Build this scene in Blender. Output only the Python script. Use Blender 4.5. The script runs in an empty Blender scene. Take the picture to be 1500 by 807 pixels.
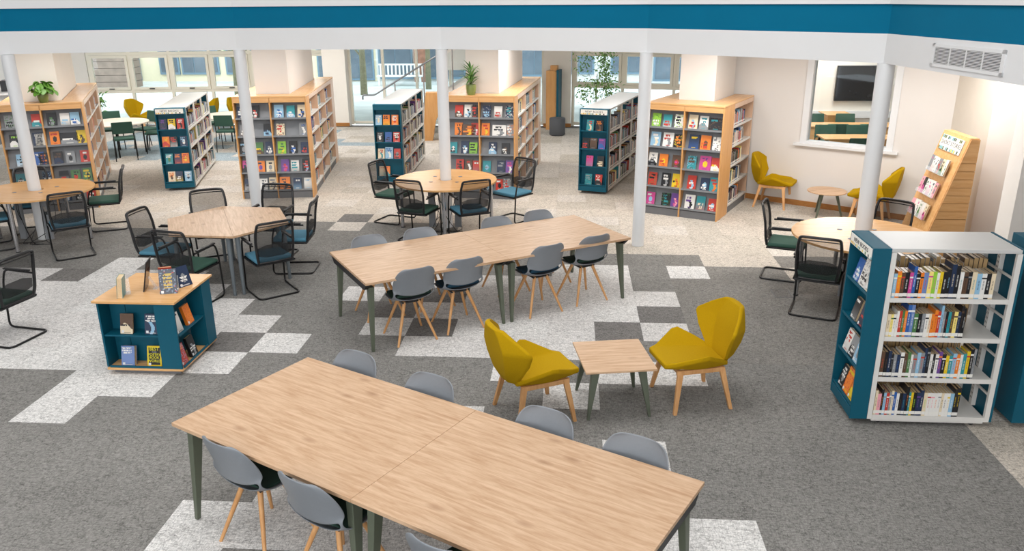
import bpy, bmesh, math, random
from mathutils import Matrix, Vector, Euler
random.seed(11)
PI = math.pi
D2R = PI/180
SC = bpy.context.scene
COL = SC.collection

# ------------------------------------------------------------------ camera, world, light, exposure
CAM_F, CAM_PITCH, CAM_ROLL, CAM_YAW = 1176.1, 0.33142, -0.00733, -0.07254
CAM_POS = Vector((-0.8022, -10.2036, 3.3504))
fwd = Vector((math.sin(CAM_YAW)*math.cos(CAM_PITCH), math.cos(CAM_YAW)*math.cos(CAM_PITCH), -math.sin(CAM_PITCH)))
rt = Vector((math.cos(CAM_YAW), -math.sin(CAM_YAW), 0)); up = rt.cross(fwd)
rt2 = rt*math.cos(CAM_ROLL)+up*math.sin(CAM_ROLL); up2 = -rt*math.sin(CAM_ROLL)+up*math.cos(CAM_ROLL)
cd = bpy.data.cameras.new('camera'); cam = bpy.data.objects.new('camera', cd); COL.objects.link(cam)
cd.sensor_width = 36; cd.lens = CAM_F/1500*36; cd.clip_start = 0.05; cd.clip_end = 300
m = Matrix((rt2, up2, -fwd)).transposed().to_4x4(); m.translation = CAM_POS
cam.matrix_world = m; SC.camera = cam

w = bpy.data.worlds.new('overcast_sky'); SC.world = w; w.use_nodes = True
bg = w.node_tree.nodes['Background']; bg.inputs[0].default_value = (0.86, 0.935, 1.0, 1); bg.inputs[1].default_value = 3.4
SC.view_settings.view_transform = 'Standard'; SC.view_settings.look = 'None'
SC.view_settings.gamma = 1.0; SC.view_settings.exposure = 0.2; SC.view_settings.use_curve_mapping = False

def area(name, loc, size, power, color=(1, .97, .94), rot=(0, 0, 0), sy=None):
    l = bpy.data.lights.new(name, 'AREA'); l.energy = power; l.color = color
    l.shape = 'RECTANGLE' if sy else 'SQUARE'; l.size = size
    if sy: l.size_y = sy
    o = bpy.data.objects.new(name, l); o.location = loc; o.rotation_euler = rot; COL.objects.link(o); return o
# unseen fill lights added under the low ceiling and high over the atrium
for i, (x, y) in enumerate([(-10.6, 3.6), (-7.4, 4.3), (-4.4, 4.6), (-1.2, 4.3), (1.7, 1.6), (3.7, 0.9), (-9, 8.5), (-4.6, 9.3), (0.4, 8.3), (-7.2, 6.6), (-2.9, 7.5), (-11.6, 6.6), (-12, 9.8), (-7.6, 10.4)]):
    area('ceiling_fill', (x, y, 2.86), 0.9, 42 if y < 8 else 38)
for x, y in [(-9.0, 1.95), (-5.95, 2.78), (-2.45, 2.8), (.65, 1.85), (-7.4, 2.5), (-4.2, 2.8), (-.9, 2.5)]:
    area('pier_front_fill', (x, y, 2.86), 0.45, 13)  # unseen fills added to brighten pier and bookcase fronts
area('ceiling_fill', (4.6, 6.0, 2.75), 1.2, 60)
area('ceiling_fill', (5.4, 8.4, 2.75), 1.2, 60)
area('ceiling_fill', (4.15, 0.6, 2.86), 0.4, 11)  # small fill added to brighten the white wall end
area('atrium_fill', (-5.6, -4.6, 6.6), 3.2, 140, (1, .985, .97))
area('atrium_fill', (-1.4, -3.4, 6.6), 3.2, 140, (1, .985, .97))
area('atrium_fill', (-1.0, -8.6, 6.6), 3.2, 60, (1, .985, .97))
area('rear_fill', (-3.5, -14.8, 4.2), 13, 560, (.99, .99, 1), rot=(PI/2, 0, 0), sy=3.4)  # unseen fill light added behind the camera for the vertical faces

# ------------------------------------------------------------------ helpers
def lin(h):
    if isinstance(h, str):
        h = h.lstrip('#'); h = [int(h[i:i+2], 16)/255 for i in (0, 2, 4)]
    return tuple((c/12.92 if c <= .04045 else ((c+.055)/1.055)**2.4) for c in h)

MATS = {}
def mat(name, col, rough=.5, metal=0, var=0, vscale=8, bump=0, spec=None, stretch=None, alpha=None, trans=0):
    if name in MATS: return MATS[name]
    M = bpy.data.materials.new(name); M.use_nodes = True; nt = M.node_tree; b = nt.nodes['Principled BSDF']
    c = lin(col); b.inputs['Base Color'].default_value = (*c, 1); b.inputs['Roughness'].default_value = rough
    b.inputs['Metallic'].default_value = metal
    if spec is not None: b.inputs['Specular IOR Level'].default_value = spec
    if trans: b.inputs['Transmission Weight'].default_value = trans
    if var or bump:
        tc = nt.nodes.new('ShaderNodeTexCoord'); mp = nt.nodes.new('ShaderNodeMapping'); nz = nt.nodes.new('ShaderNodeTexNoise')
        nt.links.new(tc.outputs['Object'], mp.inputs[0]); nt.links.new(mp.outputs[0], nz.inputs['Vector'])
        nz.inputs['Scale'].default_value = vscale; nz.inputs['Detail'].default_value = 4
        if stretch: mp.inputs['Scale'].default_value = stretch
        if var:
            mr = nt.nodes.new('ShaderNodeMapRange'); mr.inputs[1].default_value = .3; mr.inputs[2].default_value = .7
            mr.inputs[3].default_value = 1-var; mr.inputs[4].default_value = 1+var
            mx = nt.nodes.new('ShaderNodeVectorMath'); mx.operation = 'SCALE'; mx.inputs[0].default_value = c
            nt.links.new(nz.outputs[0], mr.inputs[0]); nt.links.new(mr.outputs[0], mx.inputs['Scale']); nt.links.new(mx.outputs[0], b.inputs['Base Color'])
        if bump:
            bp = nt.nodes.new('ShaderNodeBump'); bp.inputs['Strength'].default_value = bump; bp.inputs['Distance'].default_value = .002
            nt.links.new(nz.outputs[0], bp.inputs['Height']); nt.links.new(bp.outputs[0], b.inputs['Normal'])
    if alpha is not None:
        tr = nt.nodes.new('ShaderNodeBsdfTransparent'); ms = nt.nodes.new('ShaderNodeMixShader'); ms.inputs[0].default_value = alpha
        out = nt.nodes['Material Output']; nt.links.new(tr.outputs[0], ms.inputs[1]); nt.links.new(b.outputs[0], ms.inputs[2]); nt.links.new(ms.outputs[0], out.inputs[0])
    MATS[name] = M; return M

def node_mix(nt, fac, a, b, mode='MIX'):
    n = nt.nodes.new('ShaderNodeMix'); n.data_type = 'RGBA'; n.blend_type = mode
    for s, v in ((0, fac), (6, a), (7, b)):
        if hasattr(v, 'links') or isinstance(v, bpy.types.NodeSocket): nt.links.new(v, n.inputs[s])
        elif s == 0: n.inputs[s].default_value = v
        else: n.inputs[s].default_value = (*v, 1)
    return n.outputs[2]

def wood(name, light, dark, rough=.42, scale=1.0, knots=False, axis=0):
    M = bpy.data.materials.new(name); M.use_nodes = True; nt = M.node_tree; b = nt.nodes['Principled BSDF']
    tc = nt.nodes.new('ShaderNodeTexCoord'); mp = nt.nodes.new('ShaderNodeMapping')
    s = [9*scale]*3; s[axis] = .9*scale; mp.inputs['Scale'].default_value = s
    nt.links.new(tc.outputs['Object'], mp.inputs[0])
    nz = nt.nodes.new('ShaderNodeTexNoise'); nz.inputs['Scale'].default_value = 1.6; nz.inputs['Detail'].default_value = 6; nz.inputs['Distortion'].default_value = .6
    nt.links.new(mp.outputs[0], nz.inputs['Vector'])
    n2 = nt.nodes.new('ShaderNodeTexNoise'); n2.inputs['Scale'].default_value = 9; n2.inputs['Detail'].default_value = 3
    nt.links.new(mp.outputs[0], n2.inputs['Vector'])
    ad = nt.nodes.new('ShaderNodeMath'); ad.operation = 'MULTIPLY_ADD'; ad.inputs[1].default_value = .35
    nt.links.new(n2.outputs[0], ad.inputs[0]); nt.links.new(nz.outputs[0], ad.inputs[2])
    mr = nt.nodes.new('ShaderNodeMapRange'); mr.inputs[1].default_value = .48; mr.inputs[2].default_value = .95
    nt.links.new(ad.outputs[0], mr.inputs[0])
    col = node_mix(nt, mr.outputs[0], lin(light), lin(dark))
    if knots:
        mp2 = nt.nodes.new('ShaderNodeMapping'); s2 = [5.2]*3; s2[axis] = 2.2; mp2.inputs['Scale'].default_value = s2
        nt.links.new(tc.outputs['Object'], mp2.inputs[0])
        vz = nt.nodes.new('ShaderNodeTexVoronoi'); vz.inputs['Scale'].default_value = 1.0; vz.inputs['Randomness'].default_value = 1
        nt.links.new(mp2.outputs[0], vz.inputs['Vector'])
        k = nt.nodes.new('ShaderNodeMapRange'); k.inputs[1].default_value = .02; k.inputs[2].default_value = .17; k.inputs[3].default_value = .75; k.inputs[4].default_value = 0
        nt.links.new(vz.outputs['Distance'], k.inputs[0])
        col = node_mix(nt, k.outputs[0], col, lin('9a7454'))
    nt.links.new(col, b.inputs['Base Color']); b.inputs['Roughness'].default_value = rough
    b.inputs['Specular IOR Level'].default_value = .35
    MATS[name] = M; return M

OAK = wood('pale_oak_laminate', 'cfaf90', 'ae8865', .42, 2.5, True)
OAK_Y = wood('pale_oak_laminate_small', 'd3b292', 'b48e6b', .42, 2.4, True)
BEECH = wood('beech_laminate', 'dfb07a', 'd09c62', .27, 1.6)
BEECH_V = wood('beech_veneer_upright', 'd8a56c', 'c99257', .42, 1.6, axis=2)
BEECH_GLARE = wood('beech_glare_tone', 'd9b79c', 'cca588', .3, 1.2, axis=2)  # beech made paler, with window glare put into the colour
LEGWOOD = wood('beech_leg', 'd6a470', 'c08a56', .45, 1.5, axis=2)
SKIRT = wood('oak_skirting', 'b57e46', '9c6835', .4, 1.0)
TEAL = mat('teal_laminate', '#055469', .5, spec=.3, var=.03, vscale=3)
TEALWALL = mat('teal_paint', '#00678a', .85, spec=.15, var=.02, vscale=2)
WHITE = mat('white_paint', '#dedfe0', .6, var=.012, vscale=2)
WALLP = mat('wall_paint', '#dbd6d1', .75, var=.015, vscale=1.5)
WALLW = mat('wall_paint_cream', '#e9e3da', .75, var=.015, vscale=1.5)
COLP = mat('column_white', '#e0e2e4', .5, var=.01, vscale=2)
SHELFW = mat('shelf_white_steel', '#d9d7d2', .4, var=.02, vscale=4)
SHELFTOP = mat('shelf_top_white', '#c2c2c0', .35, var=.03, vscale=3)
GREY = mat('grey_steel', '#83868a', .45, var=.02)
DGREY = mat('plinth_grey', '#6f7073', .5, var=.03)
BLACK = mat('black_plastic', '#1c1c1e', .45, var=.05)
BLACKM = mat('black_steel', '#151516', .35, metal=.3, var=.05)
MESH = mat('black_mesh_fabric', '#1b1b1d', .8, alpha=.56, var=.2, vscale=300)
BLUEF = mat('blue_seat_fabric', '#4a7f96', .9, var=.1, vscale=160, bump=.3)
GREENF = mat('green_seat_fabric', '#35574a', .9, var=.1, vscale=160, bump=.3)
TEALF = mat('dark_teal_pad', '#123f56', .9, var=.1, vscale=160, bump=.3)
DGREENF = mat('dark_green_pad', '#14332a', .9, var=.1, vscale=160, bump=.3)
SHELLG = mat('grey_shell_plastic', '#7d8288', .42, var=.02, bump=.05, vscale=60)
YEL = mat('mustard_wool', '#b08c06', .9, spec=.15, var=.06, vscale=140, bump=.35)
OLIVE = mat('olive_lacquer', '#5a6152', .45, var=.03)
CHROME = mat('brushed_chrome', '#c3c3c6', .25, metal=.85, var=.03)
LEGGREY = mat('grey_blue_leg', '#6c7479', .4, metal=.2, var=.03)
PAGES = mat('book_pages', '#d9bf98', .8, var=.12, vscale=120)
FRAMEW = mat('window_frame_cream', '#e8e2d2', .5, var=.01)
POUF = mat('charcoal_felt', '#55585d', .9, var=.08, vscale=90, bump=.3)
SOIL = mat('soil', '#4a3020', .95, var=.2, vscale=60)
LEAF = mat('leaf_green', '#3c6b2b', .5, var=.25, vscale=20)
LEAFB = mat('leaf_bright', '#5f8f35', .45, var=.25, vscale=20)
LEAF2 = mat('leaf_green_pale', '#6f9a4b', .5, var=.25, vscale=20)
BARK = mat('bark', '#6d6a52', .9, var=.2, vscale=20, bump=.5)
POTG = mat('olive_pot_glaze', '#7d8a4e', .3, var=.04)
ACRYL = mat('clear_acrylic', '#eef4f6', .08, alpha=.22)
DARKSCR = mat('dark_glossy_screen', '#1b1a1c', .08, var=.3, vscale=5)
PAVE = mat('courtyard_paving', '#b9bdb8', .9, var=.15, vscale=1.2)
RENDERW = mat('cream_render', '#dcd3b4', .9, var=.03)
BLUEFR = mat('blue_grey_frame', '#6b8494', .5, var=.03)
DKGLASS = mat('dark_pane', '#5d6a74', .15, var=.2, vscale=1)
BRICK = mat('brick_red', '#8c6552', .9, var=.2, vscale=6)
PLANTER = mat('weathered_timber', '#85766a', .9, var=.15, vscale=5)
WHITEB = mat('bench_white', '#d9d9d4', .6, var=.03)
STONE = mat('stair_white', '#dddbd6', .6, var=.02)

def glass_mat():
    M = bpy.data.materials.new('window_glass'); M.use_nodes = True; nt = M.node_tree
    nt.nodes.remove(nt.nodes['Principled BSDF'])
    out = nt.nodes['Material Output']; t = nt.nodes.new('ShaderNodeBsdfTransparent'); g = nt.nodes.new('ShaderNodeBsdfGlossy')
    t.inputs[0].default_value = (.94, .97, .98, 1); g.inputs['Roughness'].default_value = .02
    f = nt.nodes.new('ShaderNodeFresnel'); f.inputs[0].default_value = 1.35
    ms = nt.nodes.new('ShaderNodeMixShader'); nt.links.new(f.outputs[0], ms.inputs[0]); nt.links.new(t.outputs[0], ms.inputs[1]); nt.links.new(g.outputs[0], ms.inputs[2])
    nt.links.new(ms.outputs[0], out.inputs[0]); MATS['window_glass'] = M; return M
GLASS = glass_mat()

def attr_mat(name, rough, spec, carpet=False):
    M = bpy.data.materials.new(name); M.use_nodes = True; nt = M.node_tree; b = nt.nodes['Principled BSDF']
    at = nt.nodes.new('ShaderNodeAttribute'); at.attribute_name = 'Col'
    b.inputs['Roughness'].default_value = rough; b.inputs['Specular IOR Level'].default_value = spec
    if carpet:
        ge = nt.nodes.new('ShaderNodeNewGeometry')
        def nz(scale, st, det=3):
            mp = nt.nodes.new('ShaderNodeMapping'); mp.inputs['Scale'].default_value = st; n = nt.nodes.new('ShaderNodeTexNoise')
            n.inputs['Scale'].default_value = scale; n.inputs['Detail'].default_value = det
            nt.links.new(ge.outputs['Position'], mp.inputs[0]); nt.links.new(mp.outputs[0], n.inputs['Vector']); return n.outputs[0]
        def rng(s, a, bb, c, d):
            r = nt.nodes.new('ShaderNodeMapRange'); r.inputs[1].default_value = a; r.inputs[2].default_value = bb; r.inputs[3].default_value = c; r.inputs[4].default_value = d
            nt.links.new(s, r.inputs[0]); return r.outputs[0]
        def mul(a, bb):
            n = nt.nodes.new('ShaderNodeMath'); n.operation = 'MULTIPLY'; nt.links.new(a, n.inputs[0]); nt.links.new(bb, n.inputs[1]); return n.outputs[0]
        f = mul(rng(nz(26, (1, 4.5, 1)), .33, .6, .74, 1.06), rng(nz(26, (4.5, 1, 1)), .33, .6, .8, 1.05))
        f = mul(f, rng(nz(130, (1, 1, 1)), .3, .7, .88, 1.1))
        f = mul(f, rng(nz(1.3, (1, 1, 1), 4), .3, .7, .93, 1.06))
        def ridge(scale, st, width, amt):
            mp = nt.nodes.new('ShaderNodeMapping'); mp.inputs['Scale'].default_value = st; n = nt.nodes.new('ShaderNodeTexNoise')
            n.inputs['Scale'].default_value = scale; n.inputs['Detail'].default_value = 3; n.inputs['Roughness'].default_value = .6
            nt.links.new(ge.outputs['Position'], mp.inputs[0]); nt.links.new(mp.outputs[0], n.inputs['Vector'])
            a = nt.nodes.new('ShaderNodeMath'); a.operation = 'SUBTRACT'; a.inputs[1].default_value = .5; nt.links.new(n.outputs[0], a.inputs[0])
            b2 = nt.nodes.new('ShaderNodeMath'); b2.operation = 'ABSOLUTE'; nt.links.new(a.outputs[0], b2.inputs[0])
            return rng(b2.outputs[0], 0, width, amt, 1)
        f = mul(f, ridge(9, (1, 2.6, 1), .03, .66)); f = mul(f, ridge(13, (2.4, 1, 1), .028, .7)); f = mul(f, ridge(5, (1, 1, 1), .012, .66))
        sc = nt.nodes.new('ShaderNodeVectorMath'); sc.operation = 'SCALE'
        nt.links.new(at.outputs['Color'], sc.inputs[0]); nt.links.new(f, sc.inputs['Scale']); nt.links.new(sc.outputs[0], b.inputs['Base Color'])
        bp = nt.nodes.new('ShaderNodeBump'); bp.inputs['Strength'].default_value = .4; bp.inputs['Distance'].default_value = .003
        nt.links.new(f, bp.inputs['Height']); nt.links.new(bp.outputs[0], b.inputs['Normal'])
    else:
        nt.links.new(at.outputs['Color'], b.inputs['Base Color'])
    MATS[name] = M; return M
PRINT = attr_mat('printed_cover', .28, .5)
CARPET = attr_mat('carpet_pile', .95, .05, True)

class MB:
    """collects polygons, then becomes one mesh object"""
    def __init__(s): s.v = []; s.f = []; s.m = []; s.c = []; s.T = Matrix.Identity(4)
    def add(s, vs, fs, mi=0, cols=None):
        b = len(s.v); s.v += [tuple(s.T @ Vector(v)) for v in vs]
        for k, f in enumerate(fs):
            s.f.append(tuple(b+i for i in f)); s.m.append(mi); s.c.append(cols[k] if isinstance(cols, list) else cols)
        return s
    def box(s, x0, x1, y0, y1, z0, z1, mi=0, cols=None):
        return s.add([(x0, y0, z0), (x1, y0, z0), (x1, y1, z0), (x0, y1, z0), (x0, y0, z1), (x1, y0, z1), (x1, y1, z1), (x0, y1, z1)],
                     [(0, 3, 2, 1), (4, 5, 6, 7), (0, 1, 5, 4), (1, 2, 6, 5), (2, 3, 7, 6), (3, 0, 4, 7)], mi, cols)
    def prism(s, pts, z0, z1, mi=0):
        n = len(pts); v = [(x, y, z0) for x, y in pts]+[(x, y, z1) for x, y in pts]
        return s.add(v, [tuple(range(n-1, -1, -1)), tuple(range(n, 2*n))]+[(i, (i+1) % n, n+(i+1) % n, n+i) for i in range(n)], mi)
    def hexa(s, b, t, mi=0):  # 4 bottom, 4 top points ccw
        return s.add(list(b)+list(t), [(0, 3, 2, 1), (4, 5, 6, 7), (0, 1, 5, 4), (1, 2, 6, 5), (2, 3, 7, 6), (3, 0, 4, 7)], mi)
    def leg(s, p0, p1, r0, r1, n=8, mi=0):
        p0 = Vector(p0); p1 = Vector(p1); d = (p1-p0).normalized(); a = d.orthogonal().normalized(); b = d.cross(a)
        v = [tuple(p+ (a*math.cos(t)+b*math.sin(t))*r) for p, r in ((p0, r0), (p1, r1)) for t in [2*PI*i/n for i in range(n)]]
        return s.add(v, [tuple(range(n-1, -1, -1)), tuple(range(n, 2*n))]+[(i, (i+1) % n, n+(i+1) % n, n+i) for i in range(n)], mi)
    def tube(s, pts, r, n=6, closed=False, mi=0, rad=.05):
        P = [Vector(p) for p in pts]; Q = []
        N = len(P)
        for i, p in enumerate(P):
            if not closed and i in (0, N-1): Q.append(p); continue
            a = P[i-1]; b = P[(i+1) % N]; da = (a-p); db = (b-p); rr = min(rad, da.length*.45, db.length*.45)
            A = p+da.normalized()*rr; B = p+db.normalized()*rr
            for k in range(4):
                t = k/3; Q.append(A*(1-t)**2+p*2*t*(1-t)+B*t*t)
        K = len(Q); vs = []; nrm = None
        for i, p in enumerate(Q):
            if closed: d = Q[(i+1) % K]-Q[i-1]
            else: d = Q[min(i+1, K-1)]-Q[max(i-1, 0)]
            d.normalize()
            if nrm is None: nrm = d.orthogonal().normalized()
            nrm = (nrm-d*nrm.dot(d)).normalized(); bn = d.cross(nrm)
            vs += [tuple(p+(nrm*math.cos(2*PI*j/n)+bn*math.sin(2*PI*j/n))*r) for j in range(n)]
        fs = []
        for i in range(K if closed else K-1):
            i2 = (i+1) % K
            fs += [(i*n+j, i*n+(j+1) % n, i2*n+(j+1) % n, i2*n+j) for j in range(n)]
        if not closed: fs += [tuple(range(n-1, -1, -1)), tuple((K-1)*n+j for j in range(n))]
        return s.add(vs, fs, mi)
    def lathe(s, prof, n=24, mi=0, c=(0, 0)):
        vs = []
        for r, z in prof: vs += [(c[0]+r*math.cos(2*PI*j/n), c[1]+r*math.sin(2*PI*j/n), z) for j in range(n)]
        fs = [(i*n+j, i*n+(j+1) % n, (i+1)*n+(j+1) % n, (i+1)*n+j) for i in range(len(prof)-1) for j in range(n)]
        fs += [tuple(range(n-1, -1, -1)), tuple((len(prof)-1)*n+j for j in range(n))]
        return s.add(vs, fs, mi)
    def mesh(s, name, mats, smooth=False):
        me = bpy.data.meshes.new(name); me.from_pydata(s.v, [], s.f)
        for M in (mats if isinstance(mats, (list, tuple)) else [mats]): me.materials.append(M)
        me.polygons.foreach_set('material_index', s.m)
        if any(c is not None for c in s.c):
            a = me.color_attributes.new('Col', 'FLOAT_COLOR', 'CORNER'); d = []
            for f, c in zip(s.f, s.c):
                c = c or (.5, .5, .5); d += [c[0], c[1], c[2], 1.0]*len(f)
            a.data.foreach_set('color', d)
        if smooth: me.shade_smooth()
        me.update(); return me

def put(name, me, parent=None, loc=None, rot=None, M=None):
    o = bpy.data.objects.new(name, me); COL.objects.link(o)
    if parent: o.parent = parent
    if loc is not None: o.location = loc
    if rot is not None: o.rotation_euler = rot
    if M is not None: o.matrix_world = M
    return o
def obj(name, mb, mats, parent=None, smooth=False, **k):
    return put(name, mb.mesh(name, mats, smooth), parent, **k)
def auto(o, ang=40):
    me = o.data; me.shade_smooth()
    try: me.set_sharp_from_angle(angle=ang*D2R)
    except Exception: pass
    return o
def bevel(o, wd=.004, seg=2):
    md = o.modifiers.new('bevel', 'BEVEL'); md.width = wd; md.segments = seg; md.limit_method = 'ANGLE'; return o
def subsurf(o, n=1):
    md = o.modifiers.new('sub', 'SUBSURF'); md.levels = n; md.render_levels = n; return o
def tag(o, label, cat, group=None):
    o['label'] = label; o['category'] = cat
    if group: o['group'] = group
    return o
def thing(name, label, cat, loc=(0, 0, 0), rz=0, group=None):
    o = bpy.data.objects.new(name, None); COL.objects.link(o); o.location = loc; o.rotation_euler = (0, 0, rz); o.empty_display_size = .1
    return tag(o, label, cat, group)
def struct(name, mb, mats, parent=None, smooth=False):
    o = obj(name, mb, mats, parent, smooth)
    if not parent: o['kind'] = 'structure'
    return o
def kids(o): return [c for c in COL.objects if c.parent == o]
def dup(root, loc, rz, label, group=None):
    r = root.copy(); COL.objects.link(r); r.location = loc; r.rotation_euler = (0, 0, rz); r['label'] = label
    if group: r['group'] = group
    for ch in list(root.children):
        c = ch.copy(); COL.objects.link(c); c.parent = r
        for g in ch.children:
            d = g.copy(); COL.objects.link(d); d.parent = c
    return r
ORD = ['', 'first', 'second', 'third', 'fourth', 'fifth', 'sixth', 'seventh', 'eighth', 'ninth', 'tenth', 'eleventh', 'twelfth', 'thirteenth', 'fourteenth',
       'fifteenth', 'sixteenth', 'seventeenth', 'eighteenth', 'nineteenth', 'twentieth']+['twenty-'+x for x in ('first', 'second', 'third', 'fourth', 'fifth', 'sixth', 'seventh', 'eighth', 'ninth')]+['thirtieth']+['thirty-'+x for x in ('first', 'second', 'third', 'fourth', 'fifth', 'sixth', 'seventh', 'eighth', 'ninth')]+['fortieth']
ROWN = ['top', 'second', 'third', 'fourth', 'bottom']

def project(x, y, z):
    d = Vector((x, y, z))-CAM_POS; zz = d.dot(fwd)
    if zz < .1: return None
    return 750+CAM_F*d.dot(rt2)/zz, 403.5-CAM_F*d.dot(up2)/zz

# ------------------------------------------------------------------ floor of carpet tiles
fl = MB().box(-20, 8, -13, 12.45, -.1, -.007)
FLOOR = struct('floor', fl, mat('screed', '#6a6763', .9, var=.05))
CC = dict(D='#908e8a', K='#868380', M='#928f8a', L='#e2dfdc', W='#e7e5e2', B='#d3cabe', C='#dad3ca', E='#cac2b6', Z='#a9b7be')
def tile_code(i, j):
    r = random.random()
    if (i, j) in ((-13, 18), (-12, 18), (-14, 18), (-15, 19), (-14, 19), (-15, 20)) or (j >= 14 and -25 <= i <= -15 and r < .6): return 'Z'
    if j >= 12 and r > .5: return 'C'
    # beige field beyond the arc
    lim = 3 if i <= -12 else (4 if i <= -6 else (4 if i <= -4 else (1 if i <= 1 else (0 if i <= 3 else 1))))
    if i <= -19: lim = 3
    if -6 < i <= -3: lim = 3
    if (i, j) == (-9, 4): return 'K'
    if (i, j) == (-9, 3): return 'C'
    if -4 <= i <= -2: lim = 2
    if j >= lim or (i >= 5 and j <= -5) or (i, j) == (4, -1) or (i >= 5 and j >= -1 and i < 7 and j < 0) :
        return 'E' if r < .14 else ('C' if r < .42 else 'B')
    L = False
    if j == -1: L = i == -14 or i in (-2, -1, 1)
    elif j == -2: L = i <= -16 or -14 <= i <= -12 or -6 <= i <= -1
    elif j == -3: L = i <= -11 or i == -7 or -4 <= i <= 0
    elif j == -4: L = i <= -10 or -5 <= i <= -1
    elif j == -5: L = i <= -9 or i == -6 or -4 <= i <= -2 or i == 0
    elif j == -6: L = i <= -10 or i == -8 or -5 <= i <= -2
    elif j == -7: L = i <= -9 or i in (-3, -1, 0)
    elif j == -8: L = i <= -10 and i >= -11 or i == -2
    elif j == -9: L = i == -11 or i == -4
    elif j == -10: L = i == -1
    elif j == -11: L = -6 <= i <= -4
    elif j == -12: L = -7 <= i <= -4 or i in (-1, 0)
    elif j == -13: L = -7 <= i <= -4 and i != -6 or i in (-1, 0)
    if j == -8 and i <= -12: L = False
    if L: return 'W' if (i >= -14 and (r < .35 or j <= -7)) or (i, j) == (1, -1) else 'L'
    if (i, j) in ((-5, -5), (-6, -4), (-5, -3), (-1, -5), (0, -4), (-9, -6), (-15, -2)): return 'K'
    if i >= 1 and j >= -6: return 'M'
    return 'D'
tiles = []
for j in range(-14, 24):
    for i in range(-30, 12):
        p = project(i*.5+.25, j*.5+.25, 0)
        if p is None: continue
        if not (-120 < p[0] < 1620 and 60 < p[1] < 960): continue
        if i*.5 > 2.2+(8)/2 : continue
        tiles.append((i, j, (Vector((i*.5+.25, j*.5+.25, 0))-CAM_POS).length, -20 < p[0] < 1520 and p[1] < 840))
tiles.sort(key=lambda t: (not t[3], t[2]))
tmesh = {}; rest = MB(); n_ind = 0
def tile_mb(mb, x, y, c):
    g = .0003; mb.box(x+g, x+.5-g, y+g, y+.5-g, -.006, 0, 0, c)
for i, j, d, vis in tiles:
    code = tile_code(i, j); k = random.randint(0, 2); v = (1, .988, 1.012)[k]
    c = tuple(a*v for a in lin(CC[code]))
    if vis and n_ind < 299:
        if (code, k) not in tmesh:
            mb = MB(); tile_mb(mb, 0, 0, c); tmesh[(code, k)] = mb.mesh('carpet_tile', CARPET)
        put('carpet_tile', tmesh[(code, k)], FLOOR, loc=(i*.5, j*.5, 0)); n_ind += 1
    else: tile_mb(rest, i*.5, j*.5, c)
r_ = obj('carpet_tile', rest, CARPET, FLOOR); r_['kind'] = 'stuff'
# floor box lid by the right table
fb = thing('floor_box', 'square grey floor socket lid set in the carpet beside right round table', 'floor box', (1.76, -.99, 0))
obj('lid', MB().box(-.1, .1, -.13, .13, 0, .002, 0, lin('#86837f')), CARPET, fb)
e = MB()
for a in ((-.106, -.1, -.136, .136), (.1, .106, -.136, .136), (-.106, .106, -.136, -.13), (-.106, .106, .13, .136)): e.box(*a, 0, .004)
obj('rim', e, DGREY, fb)

# ------------------------------------------------------------------ beam round the atrium, columns, ceiling
ARC = [(-13.6, -3.6), (-11.3, -.9), (-8.64, .93), (-5.73, 1.80), (-2.68, 1.80), (.2, .93), (2.56, -1.02), (2.88, -4.2), (2.5, -7.5)]
def offs(pts, d):
    out = []
    for i, p in enumerate(pts):
        ns = []
        for a, b in ((i-1, i), (i, i+1)):
            if a < 0 or b >= len(pts): continue
            v = Vector(pts[b])-Vector(pts[a]); v.normalize(); ns.append(Vector((-v.y, v.x)))
        n = sum(ns, Vector((0, 0))); n.normalize(); k = d/max(.5, n.dot(ns[0])); out.append((p[0]+n.x*k, p[1]+n.y*k))
    return out
def band(name, d0, d1, z0, z1, M):
    A = offs(ARC, d0); B = offs(ARC, d1); mb = MB()
    for i in range(len(ARC)-1):
        mb.prism([A[i], A[i+1], B[i+1], B[i]], z0, z1)
    return struct(name, mb, M)
band('trim_1', -.0, .3, 2.67, 2.975, WHITE)
band('trim_2', .012, .3, 2.975, 3.275, TEALWALL)
band('trim_3', -.02, .3, 3.275, 4.6, WHITE)
mb = MB(); A = offs(ARC, .28); B = offs(ARC, 15)
for i in range(len(ARC)-1): mb.prism([A[i], A[i+1], B[i+1], B[i]], 2.9, 3.0)
struct('ceiling', mb, WHITE)
rf = MB(); rf.box(-16, 6.5, -16, 4, 7.0, 7.1); struct('ceiling_atrium', rf, WHITE)
band('wall_atrium', -.02, .3, 4.6, 7.0, WHITE)
ow = MB(); ow.box(-16, 6.5, -15.1, -15, 0, 7); ow.box(-16.1, -16, -15, 4, 0, 7); ow.box(6.4, 6.5, -15, 4, 0, 7); struct('wall_back', ow, WALLP)
CN = ['far left column rising through the left round table', 'column left of centre behind the hexagonal table', 'column rising through the middle round table',
      'free-standing column right of centre beside the long far table', 'column at the right beam corner rising through the round table']
for k, (x, y) in enumerate([(-8.64, .86), (-5.72, 1.86), (-2.68, 1.80), (.2, .93), (2.6, -1.0)]):
    r = .085 if k < 4 else .092
    o = obj('column', MB().lathe([(r, .001), (r, 2.669)], 32), COLP, loc=(x, y, 0)); auto(o)
    tag(o, 'round white '+CN[k], 'column', 'round white columns')
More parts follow.
